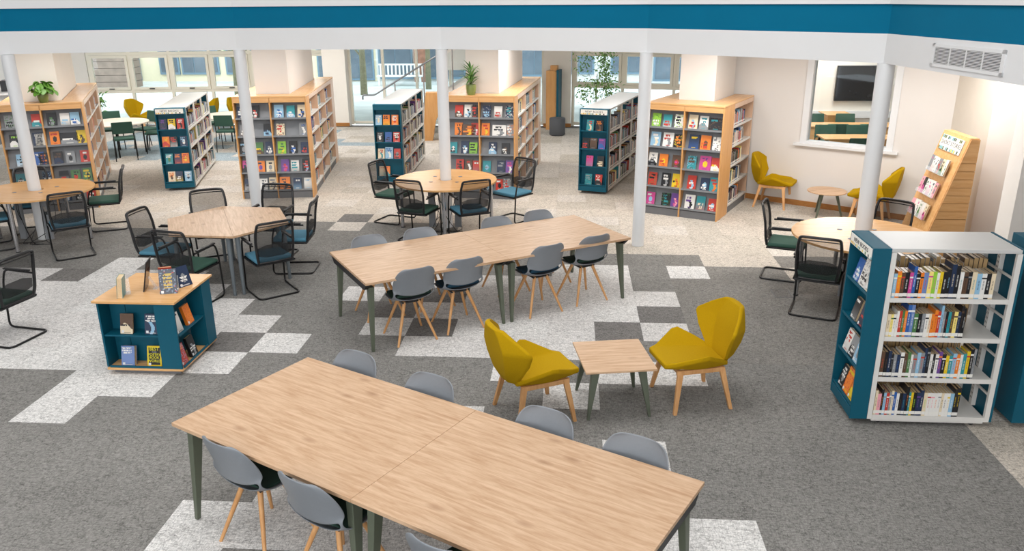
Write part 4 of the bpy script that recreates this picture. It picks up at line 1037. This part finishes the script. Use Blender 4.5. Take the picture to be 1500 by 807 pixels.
dup(G1, (-11.75, 8.45, 0), -60*D2R-PI/2, 'green chair behind the far left study table, left one')
dup(G1, (-10.95, 8.55, 0), -110*D2R-PI/2, 'green chair behind the far left study table, right one')
dup(G1, (-11.6, 7.0, 0), 60*D2R-PI/2, 'green chair at the left front of the far left study table')
g2 = 'green chairs, second study table'
dup(G1, (-8.85, 8.3, 0), 98*D2R-PI/2, 'green chair in front of the second study table beside the column', g2)
dup(G1, (-9.75, 9.5, 0), -50*D2R-PI/2, 'green chair behind the second study table, left one', g2)
dup(G1, (-9.72, 8.75, 0), 15*D2R-PI/2, 'green chair at the left of the second study table', g2)
dup(G1, (-8.5, 9.75, 0), -120*D2R-PI/2, 'green chair behind the second study table, right one', g2)
g3 = 'green chairs in the glazed meeting room'
for x, y, h, lab in ((4.47, 6.6, 1, 'left chair beyond the nearer meeting table'), (5.1, 6.6, 1, 'right chair beyond the nearer meeting table'), (4.75, 7.26, 0, 'left chair before the further meeting table'), (5.4, 7.26, 0, 'right chair before the further meeting table'),
                       (4.72, 8.3, 1, 'left chair beyond the further meeting table'), (5.4, 8.3, 1, 'right chair beyond the further meeting table'), (4.62, 5.45, 0, 'chair in front of the nearer meeting table')):
    dup(G1, (x, y, 0), PI if h else 0, 'green '+lab, g3)

# ------------------------------------------------------------------ teal display unit with books
DX0, DX1, DY0, DY1 = -5.14, -4.41, -3.56, -2.80
t = thing('display_unit', 'low teal square display unit with oak top and books', 'display unit', ((DX0+DX1)/2, (DY0+DY1)/2, 0), .0)
W2 = (DX1-DX0)/2; D2 = (DY1-DY0)/2; H = .75
obj('plinth', MB().box(-W2+.04, W2-.04, -D2+.04, D2-.04, 0, .045), DGREY, t)
bevel(obj('base_board', MB().box(-W2-.005, W2+.005, -D2-.005, D2+.005, .0455, .066), BEECH, t), .002)
bevel(obj('top_board', MB().box(-W2-.03, W2+.03, -D2-.03, D2+.03, H-.022, H), BEECH, t), .003)
ni = .17
core = MB().box(-W2+ni, W2-ni, -D2+ni, D2-ni, .067, H-.023); obj('core', core, TEAL, t)
cw = .19
for k in range(4):   # pinwheel: on each face a blank board at its right, an open niche left of it
    R = Matrix.Rotation(k*PI/2, 4, 'Z'); b = MB(); b.T = R
    b.box(W2-cw, W2-.001, -D2, -D2+.018, .067, H-.023); obj('blank_panel', b, TEAL, t)
    b = MB(); b.T = R; b.box(W2-cw, W2-cw+.018, -D2+.019, -D2+ni-.001, .067, H-.023); obj('divider', b, TEAL, t)
    b = MB(); b.T = R; b.box(-W2+.019, W2-cw-.001, -D2+.012, -D2+ni-.001, .385, .399); obj('shelf', b, TEAL, t)
    b = MB(); b.T = R; b.box(-W2+.019, W2-cw-.001, -D2+.004, -D2+.018, .067, .085); obj('shelf_lip', b, TEAL, t)
DU = Matrix.Translation(((DX0+DX1)/2, (DY0+DY1)/2, 0))
def grid_text(bgc, fg, c3, rows, NX=20, NY=28, seed=1):
    g = [[lin(PAL[bgc])]*NX for _ in range(NY)]; return g
dg = 'books on the teal display unit'
def du_front(x, z): return DU @ Matrix.Translation((x, -D2+.045, z))
def du_right(y, z): return DU @ Matrix.Rotation(PI/2, 4, 'Z') @ Matrix.Translation((y, -W2+.022, z))
face_book(du_front(-.15, .402), .12, .19, .02, 'd', 'k', 'c', 'dark brown photo-covered book, upper left of the display unit front', dg, 501, nx=18, ny=26)
face_book(du_front(.09, .402), .125, .19, .025, 'n', 'w', 's', 'navy book with white title lines, upper right of the display unit front', dg, 502, nx=18, ny=26)
face_book(du_front(-.19, .07), .13, .19, .045, 'q', 'w', 'q', 'thick lilac blue book, lower left of the display unit front', dg, 503, nx=18, ny=26)
plain = [[lin('#17171a')]*10 for _ in range(14)]
for yy in range(14):
    for xx in range(10):
        if yy in (0, 13) or xx in (0, 9): plain[yy][xx] = lin(PAL['y'])
bp = face_book(du_front(.07, .07), .14, .195, .02, 'y', 'k', 'k', 'black and yellow poetry book, lower right of the display unit front', dg, 504, grid=plain)
YINK = mat('yellow_ink', '#e9df1c', .4)
for s_, z_, q_ in (('BEST', .165, .044), ('POETRY', .112, .034), ('BOOK', .083, .034), ('WORLD', .051, .036)):
    put('lettering', text_mesh(s_, q_, YINK, ext=.0003), bp, loc=(0, -.0009, z_), rot=(PI/2, 0, 0))
WINK = mat('white_ink', '#e8e8e8', .4)
put('lettering', text_mesh('IN THE', .014, WINK, ext=.0003), bp, loc=(0, -.0009, .137), rot=(PI/2, 0, 0))
face_book(du_right(-.27, .402), .13, .19, .03, 'w', 'k', 'k', 'white book with bold black title, upper shelf on display unit right side', dg, 511, nx=18, ny=26)
face_book(du_right(-.04, .402), .125, .19, .03, 'o', 'o', 'r', 'bright orange book, upper shelf on display unit right side', dg, 506, nx=18, ny=26)
face_book(du_right(-.26, .07), .13, .2, .035, 'r', 'o', 's', 'red and orange book, lower shelf on display unit right side', dg, 507, nx=18, ny=26)
face_book(du_right(-.05, .07), .125, .2, .03, 'k', 'w', 'e', 'black book with grey figure, lower shelf on display unit right side', dg, 508, nx=18, ny=26)
# on top
def top_m(x, y, rz): return Matrix.Translation((x, y, .7505)) @ Matrix.Rotation(rz*D2R, 4, 'Z')
dt = 'things on top of the teal display unit'
face_book(top_m(-4.98, -3.45, -72), .14, .2, .05, 't', 'w', 's', 'thick pale blue book with pages to the camera, left corner of display unit', dt, 520, tilt=6)
# tablet-like black framed screen, edge toward viewer
sg = thing('framed_sign', 'thin black glossy framed sign standing edge-on on the display unit', 'sign', (-4.83, -3.24, .7505), -74*D2R)
b = MB(); b.T = Matrix.Rotation(-12*D2R, 4, 'X'); b.box(-.1, .1, 0, .01, .002, .3); o = obj('frame', b, BLACK, sg); bevel(o, .004)
b = MB(); b.T = Matrix.Rotation(-12*D2R, 4, 'X'); b.box(-.088, .088, .0102, .0112, .012, .22); obj('back_plate', b, mat('brown_reflection', '#4a2a18', .15, var=.1), sg)  # brown stands for a reflection on the back of the sign
b = MB().box(-.04, .04, .07, .12, 0, .004); b.hexa([(-.03, .1, .004), (.03, .1, .004), (.03, .105, .004), (-.03, .105, .004)], [(-.03, .045, .12), (.03, .045, .12), (.03, .05, .12), (-.03, .05, .12)]); obj('stand', b, ACRYL, sg)
nb_ = [[lin('#2f3747')]*16 for _ in range(22)]; rr = random.Random(9)
for yy in range(22):
    for xx in range(16):
        if rr.random() < .2: nb_[yy][xx] = lin(rr.choice(['#6b7a90', '#a33a3a', '#8899aa', '#1d2430']))
        if 5 <= yy <= 17 and 4 <= xx <= 11 and yy % 3 != 0: nb_[yy][xx] = lin('#b99b3a') if rr.random() < .8 else nb_[yy][xx]
face_book(top_m(-4.54, -3.36, 16), .155, .235, .02, 'n', 'y', 'e', 'dark blue patterned book with gold title leaning on display unit top', dt, 530, grid=nb_, tilt=18)
face_book(top_m(-4.47, -3.14, 60), .14, .2, .025, 'n', 'w', 'e', 'second dark patterned book behind the gold-titled one on display unit', dt, 531, tilt=20)
face_book(top_m(-4.72, -3.02, 200), .12, .17, .02, 'r', 'w', 'i', 'red-covered book turned away, behind the black sign on display unit', dt, 532, tilt=12)
for x, y, rz, lb in ((-4.95, -3.36, 30, 'clear acrylic book stand beside the thick pale blue book'), (-4.53, -3.25, 16, 'clear acrylic stand behind the gold-titled book')):
    a = thing('book_stand', lb, 'stand', (x, y, .7505), rz*D2R, 'clear acrylic stands')
    obj('foot', MB().box(-.035, .035, -.05, .05, 0, .003), ACRYL, a); obj('back_plate', MB().hexa([(-.035, .0, .0035), (.035, .0, .0035), (.035, .003, .0035), (-.035, .003, .0035)], [(-.035, .04, .13), (.035, .04, .13), (.035, .043, .13), (-.035, .043, .13)]), ACRYL, a)

# ------------------------------------------------------------------ short stories stand
t = thing('slatwall_stand', 'sloping beech display stand with a SHORT STORIES sign by the right wall', 'display stand', (4.44, .45, 0), 0)
SH = 1.62; SD = .8      # local: x 0 right edge, sloping face runs from x=-.56 at the floor to x=-.11 at the top; end face at y=0
def sx_(z): return -.56+.45*z/SH
for k in range(9):
    z0 = .02 if k == 0 else .56+(k-1)*.1065; z1 = .553 if k == 0 else (z0+.1 if k < 8 else SH-.012)
    obj('slat', MB().hexa([(sx_(z0), 0, z0), (0, 0, z0), (0, .018, z0), (sx_(z0), .018, z0)], [(sx_(z1), 0, z1), (0, 0, z1), (0, .018, z1), (sx_(z1), .018, z1)]), BEECH, t)
obj('backing_board', MB().hexa([(sx_(.02)+.01, .019, .02), (-.005, .019, .02), (-.005, .03, .02), (sx_(.02)+.01, .03, .02)], [(sx_(1.6)+.01, .019, 1.6), (-.005, .019, 1.6), (-.005, .03, 1.6), (sx_(1.6)+.01, .03, 1.6)]), BEECH_V, t)
obj('sloping_panel', MB().hexa([(-.56, .031, 0), (-.54, .031, 0), (-.54, SD, 0), (-.56, SD, 0)], [(-.11, .031, SH), (-.09, .031, SH), (-.09, SD, SH), (-.11, SD, SH)]), BEECH, t)
obj('side_panel', MB().box(-.018, 0, .031, SD, 0, SH), BEECH_V, t)
obj('top_board', MB().box(-.088, -.019, .031, SD, SH-.02, SH), BEECH, t)
sl_ = math.atan2(.45, SH)
SPL = Matrix.Translation((-.56, SD, 0)) @ Matrix(((0, math.cos(sl_), math.sin(sl_), 0), (-1, 0, 0, 0), (0, -math.sin(sl_), math.cos(sl_), 0), (0, 0, 0, 1)))
SPW = Matrix.Translation((4.44, .45, 0)) @ SPL
SLL = math.hypot(.45, SH)
def onface(name, mb, M, par): o = obj(name, mb, M); o.parent = par; o.matrix_local = SPL if par == t else Matrix.Identity(4); return o
sgn = onface('sign', MB().box(.06, .68, -.012, -.002, SLL-.25, SLL-.05), SIGNW, t)
put('lettering', text_mesh('SHORT STORIES', .078, INK, sp=1.05), sgn, loc=(.37, -.013, SLL-.15), rot=(PI/2, 0, 0))
dc = MB(); rr = random.Random(3)
for zz in (SLL-.248, SLL-.098):
    for q in range(15): dc.box(.062+q*.041, .062+q*.041+.034, -.0126, -.0122, zz, zz+.042, 0, lin(rr.choice(['#e3c84a', '#5f6a3a', '#f0efe8', '#2d4433', '#6aa7ae', '#e8e2d0', '#f0efe8'])))
obj('printed_motif', dc, PRINT, sgn)
for r, z in enumerate((1.12, .81, .5)):
    onface('rack', MB().box(.1, .62, -.07, -.003, z-.004, z).box(.1, .62, -.074, -.07, z-.004, z+.05), ACRYL, t)
    x = .11; n = 0; rnd = random.Random(r+60)
    while x < .57:
        th = rnd.uniform(.07, .1); ht = rnd.uniform(.2, .22); c1 = rnd.choice('wwekcwi'); c2 = rnd.choice('kmgkrn')
        n += 1; th = min(th, .615-x)
        face_book(SPW @ Matrix.Translation((x+th/2, -.055, z+.001)), th, ht, .025, c1, c2, rnd.choice('krmeg'), f'{CNAME[c1]} book, {ORD[n]} from the left, {ROWN[r] if r < 2 else "lowest"} rack of short stories stand', 'books on the short stories stand', r*10+n+700, tilt=0, parts=False, nx=7, ny=14); x += th+.004

# ------------------------------------------------------------------ plants, pouf, stairs, arch, cupboard
def leaf_mesh(L, W, M, n=5, droop=.3, fold=.15):
    vs = []; fs = []
    for i in range(n+1):
        u = i/n; w_ = W*math.sin(PI*min(1, u*.92+.08))**.8; z = -droop*L*u*u
        vs += [(u*L, -w_, z+w_*fold), (u*L, 0, z), (u*L, w_, z+w_*fold)]
    for i in range(n):
        a = i*3; fs += [(a, a+3, a+4, a+1), (a+1, a+4, a+5, a+2)]
    return MB().add(vs, fs).mesh('leaf', M, True)
def pot(t, r, h, M=POTG):
    auto(obj('pot', MB().lathe([(r*.72, 0), (r*.85, h*.2), (r, h*.7), (r*.95, h), (r*.88, h), (r*.86, h*.9), (0, h*.9)], 24), M, t), 50)
    obj('soil', MB().lathe([(r*.84, h*.88), (r*.84, h*.905), (0, h*.91)], 16), SOIL, t)
t = thing('potted_plant', 'round-leaved plant in an olive pot on top of the leftmost bookcase', 'plant', (-9.42, 2.62, 1.802))
pot(t, .085, .14); lf = leaf_mesh(.11, .058, LEAFB, 5, .15); rnd = random.Random(5)
for k in range(56):
    a = rnd.uniform(0, 2*PI); r = rnd.uniform(.0, .13); z = .17+rnd.uniform(0, .17)*(1.1-r*3); 
    put('leaf', lf, t, loc=(r*math.cos(a), r*math.sin(a), z), rot=(rnd.uniform(-.5, .5), rnd.uniform(.1, 1.1), a))
st = MB()
for k in range(12):
    a = rnd.uniform(0, 2*PI); st.tube([(0, 0, .12), (.05*math.cos(a), .05*math.sin(a), .2), (.12*math.cos(a), .12*math.sin(a), .26)], .002, 4)
st.tube([(.02, 0, .14), (.15, -.02, .22), (.24, -.03, .2)], .002, 4); obj('stems', st, LEAF2, t)
put('leaf', lf, t, loc=(.22, -.03, .2), rot=(0, .9, .1))
t = thing('potted_plant', 'palm-like leafy plant in an olive pot on top of the middle bookcase', 'plant', (-2.50, 3.79, 1.802))
pot(t, .09, .17); lf = leaf_mesh(.2, .014, LEAF2, 6, .35, .1); lf2 = leaf_mesh(.2, .015, LEAF, 6, .35, .1)
for k in range(64):
    a = rnd.uniform(0, 2*PI); z = .17+rnd.random()*.28; put('leaf', rnd.choice((lf, lf2)), t, loc=(.02*math.cos(a), .02*math.sin(a), z), rot=(0, -rnd.uniform(.1, 1.15), a))
st = MB()
for k in range(6): a = k; st.tube([(0, 0, .14), (.02*math.cos(a), .02*math.sin(a), .3), (.05*math.cos(a), .05*math.sin(a), .45)], .004, 5)
obj('stems', st, LEAF2, t)
def tree(name, label, loc, h, r, nl, lw, trunk=.025, group=None, pott=False, lm=LEAF2, zlow=.35):
    t = thing(name, label, 'tree' if not pott else 'plant', loc, 0, group)
    tr = MB(); rnd = random.Random(int(abs(loc[0]*100))); z0 = .25 if pott else 0
    tr.leg((0, 0, z0), (.03, .02, h*.75), trunk, trunk*.5, 8)
    ends = []
    for k in range(10):
        a = rnd.uniform(0, 2*PI); zz = h*rnd.uniform(zlow, .75); rr = r*rnd.uniform(.5, 1); e = (rr*math.cos(a), rr*math.sin(a), min(h, zz+rnd.uniform(.1, .3)*h)); ends.append(e)
        tr.tube([(.01, .01, zz*.8), (e[0]*.5, e[1]*.5, zz), e], trunk*.25, 5, rad=.1)
    obj('trunk', tr, BARK, t)
    lv = MB()
    for k in range(nl):
        e = rnd.choice(ends); p = Vector((e[0]+rnd.gauss(0, r*.28), e[1]+rnd.gauss(0, r*.28), e[2]+rnd.gauss(0, h*.08)))
        lv.T = Matrix.Translation(p) @ Euler((rnd.uniform(-1, 1), rnd.uniform(-1, 1), rnd.uniform(0, 6.3))).to_matrix().to_4x4()
        lv.add([(0, 0, 0), (lw*.7, -lw*.35, .0), (lw*1.7, 0, -lw*.2), (lw*.7, lw*.35, 0)], [(0, 1, 2, 3)])
    o = obj('foliage', lv, lm, t); o['kind'] = 'stuff'
    if pott: pot(t, .17, .3, WHITE)
    return t
tree('ficus_tree', 'tall leafy potted fig tree by the right back window', (-.15, 10.9, 0), 2.05, .42, 900, .06, .018, pott=True, zlow=.3)
tree('yucca_plant', 'small spiky plant standing at the far left window', (-13.6, 11.1, 0), .95, .2, 90, .09, .02, pott=True, zlow=.6)
pf = MB().lathe([(.19, .012), (.205, .03), (.205, .43), (.19, .45), (0, .452)], 32)
t = thing('pouf_stool', 'charcoal cylindrical felt pouf beside the beech cupboard', 'stool', (-1.12, 10.75, 0)); auto(obj('upholstery', pf, POUF, t), 60); obj('base_disc', MB().lathe([(.17, 0), (.17, .0119)], 24), BLACK, t)
t = thing('tall_cupboard', 'tall narrow beech cupboard with a teal panel by the back pier', 'cupboard', (-1.22, 11.85, 0), -.2)
obj('side_panel', MB().box(-.19, .06, -.2, .2, 0, 1.55), BEECH_V, t); obj('shelf_front', MB().box(.061, .09, -.18, .2, .02, 1.53), BEECH, t); obj('teal_panel', MB().box(.091, .15, -.2, .2, 0, 1.57), TEAL, t)
obj('top_board', MB().prism([(-.1, -.1), (.08, -.1), (.08, .1), (-.1, .1)], 1.551, 1.68), BEECH_V, t)
# arched beech partition
t = thing('arched_panel', 'beech panel with a pointed arch cut-out behind the middle column', 'partition', (-4.28, 9.95, 0), .1)
b = MB()
pts = [(-.2, 0), (-.1, 1.18), (.42, 1.18), (.5, 0), (.36, 0), (.3, .45), (.22, .68), (.12, .45), (.04, 0)]
n = len(pts)
for q in ([0, 8, 7, 1], [1, 7, 6, 2], [6, 5, 3, 2], [5, 4, 3]):
    P_ = [pts[i] for i in q]; b.add([(x, -.16, z) for x, z in P_]+[(x, .16, z) for x, z in P_], [tuple(range(len(q))), tuple(range(2*len(q)-1, len(q)-1, -1))]+[(i, i+len(q), (i+1) % len(q)+len(q), (i+1) % len(q)) for i in range(len(q))])
obj('panel', b, BEECH_V, t)
# stair with glass balustrade rising to the right
t = thing('staircase', 'white stairs with glass balustrade and steel handrail behind the middle column', 'staircase', (-5.9, 10.6, 0), .04)
for k in range(11): obj('step', MB().box(.35+k*.27, .64+k*.27, .1, 1.1, k*.165, k*.165+.165), STONE, t)
st = MB(); st.add([(.25, .05, 0), (.6, .05, 0), (3.3, .05, 1.6), (3.3, .05, 2.05), (.25, .05, .18), (.25, .09, 0), (.6, .09, 0), (3.3, .09, 1.6), (3.3, .09, 2.05), (.25, .09, .18)], [(0, 1, 2, 3, 4), (9, 8, 7, 6, 5), (0, 4, 9, 5), (4, 3, 8, 9), (3, 2, 7, 8), (2, 1, 6, 7), (1, 0, 5, 6)])
obj('stringer', st, STONE, t)
hr = MB().tube([(-.25, .02, .92), (-.25, .02, 1.03), (.05, .02, 1.03), (2.4, .02, 2.42), (3.8, .02, 3.25 if False else 2.85)], .022, 8, rad=.06); auto(obj('handrail', hr, mat('steel_rail', '#8d9095', .3, metal=.7), t), 60)
for k in range(4):
    x = .6+k*.75; zt = 1.03+(x-.05)*.59-.03; o = obj('baluster', MB().leg((x, .02, max(0, (x-.3)*.6)), (x, .02, zt), .018, .018, 8), CHROME, t)
    if k < 3:
        x2 = x+.75; gz = lambda q: max(0.05, (q-.3)*.6+.12); tz = lambda q: 1.03+(q-.05)*.59-.12
        obj('glass_panel', MB().hexa([(x+.03, .015, gz(x)+.05), (x2-.03, .015, gz(x2)+.05), (x2-.03, .025, gz(x2)+.05), (x+.03, .025, gz(x)+.05)], [(x+.03, .015, tz(x)), (x2-.03, .015, tz(x2)), (x2-.03, .025, tz(x2)), (x+.03, .025, tz(x))]), GLASS, t)

struct('wall_bulkhead', MB().box(-4.35, -3.2, 11.95, 12.05, 1.55, 2.9), WALLW)
t = thing('wall_shelf', 'white wall shelf with a few books at the far left edge', 'shelf', (-11.95, 5.1, 0), -63*D2R+PI)
obj('board', MB().box(-.6, .6, -.26, 0, 1.69, 1.72), WHITE, t); obj('bracket', MB().box(-.5, -.47, -.24, 0, 1.6, 1.689).box(.47, .5, -.24, 0, 1.6, 1.689), WHITE, t)
for q, c_ in enumerate('kwosbnd'):
    b = MB(); spine_mb(b, 0, .045, .2, .14, c_, 'w'); tag(obj('book', b, PRINT, M=Matrix.Translation((-11.95, 5.1, 1.721)) @ Matrix.Rotation(-63*D2R+PI, 4, 'Z') @ Matrix.Translation((-.2+q*.047, -.2, 0))), f'{CNAME[c_]} book, {ORD[q+1]} from the left on the far left wall shelf', 'book', 'books on the wall shelf')

# ------------------------------------------------------------------ courtyard outside
ext = MB(); ext.add([(-40, 12.6, -.02), (25, 12.6, -.02), (25, 15, .0), (-40, 15, .0), (25, 27, .0), (-40, 27, .0)], [(0, 1, 2, 3), (3, 2, 4, 5)])
struct('ground', ext, PAVE)
bd = thing('courtyard_building', 'cream rendered building with blue-grey windows across the courtyard', 'building', (0, 25.2, 0))
obj('wall', MB().box(-40, -9.2, 0, 1, -.5, 6), RENDERW, bd); obj('wall', MB().box(-9.2, 25, 0, 1, -.5, 6), mat('pale_render', '#d4d6d2', .9, var=.03), bd)
def ext_window(x, z, w_, h_, fm=BLUEFR, gm=DKGLASS, nx=2):
    f = obj('window', MB().box(x, x+w_, -.08, -.002, z, z+h_), fm, bd)
    pw = (w_-.12)/nx
    for i in range(nx): obj('pane', MB().box(x+.08+i*pw, x+.04+(i+1)*pw, -.1, -.081, z+.1, z+h_-.1), gm, f)
for x, z, w_, h_ in ((-23.4, .2, 1.2, 1.6), (-20.5, .05, .7, 1.9), (-18.9, .3, .9, 1.5), (-17.9, .3, 1.7, 1.5), (-15.9, .3, 1.2, 1.5), (-14.2, .3, 1.4, 1.5), (-11.8, .1, .9, 2.2), (-10.6, .05, 1.3, 2.2), (-9.1, .1, 1.5, 2.0), (-6.9, .1, 1.6, 2.0), (-4.9, .2, 1.3, 1.8), (-3.0, .2, 1.3, 1.8), (-1.0, .3, 1.2, 1.4), (.9, .3, 1.5, 1.4), (2.7, .0, 2.4, 2.4)):
    ext_window(x, z, w_, h_, nx=3 if w_ > 1.5 else 2)
obj('brick_bay', MB().box(-7.5, -7.0, -.3, -.11, 0, 1.4), BRICK, bd)
t = thing('timber_planter', 'weathered timber planter box outside the left window', 'planter', (-19.9, 22.6, 0), .1)
bd_m = MB()
for k in range(6): obj('plank', MB().box(-1.2, 1.2, -.5, .5, k*.27, k*.27+.255), PLANTER, t)
tree('courtyard_shrub', 'dark green shrub in the timber planter outside the left window', (-20.3, 22.6, 1.63), 1.0, .5, 260, .12, lm=LEAF)
tree('courtyard_tree', 'bare-trunked tree outside the left window beside the second column', (-13.0, 19.2, 0), 4.2, 1.3, 500, .13, .16, 'courtyard trees', lm=LEAF2)
tree('courtyard_tree', 'slender tree outside the middle glazed doors', (-8.5, 20.0, 0), 4.4, 1.1, 300, .1, .14, 'courtyard trees', lm=LEAF2)
tree('courtyard_tree', 'second slender tree behind the middle column outside', (-6.4, 22.0, 0), 4.4, .9, 260, .1, .12, 'courtyard trees', lm=LEAF2)
t = thing('garden_bench', 'white slatted garden bench outside the middle glazed doors', 'bench', (-7.8, 23.6, 0), 0)
for k in range(12): obj('slat', MB().box(-.9+k*.16, -.84+k*.16, .0, .04, .42, .8), WHITEB, t)
obj('seat', MB().box(-.95, .95, -.45, 0, .36, .41), WHITEB, t); obj('rail', MB().box(-.95, .95, -.01, .05, .8, .86), WHITEB, t)
for x in (-.85, .85): obj('leg', MB().box(x-.04, x+.04, -.42, -.34, 0, .359), WHITEB, t)
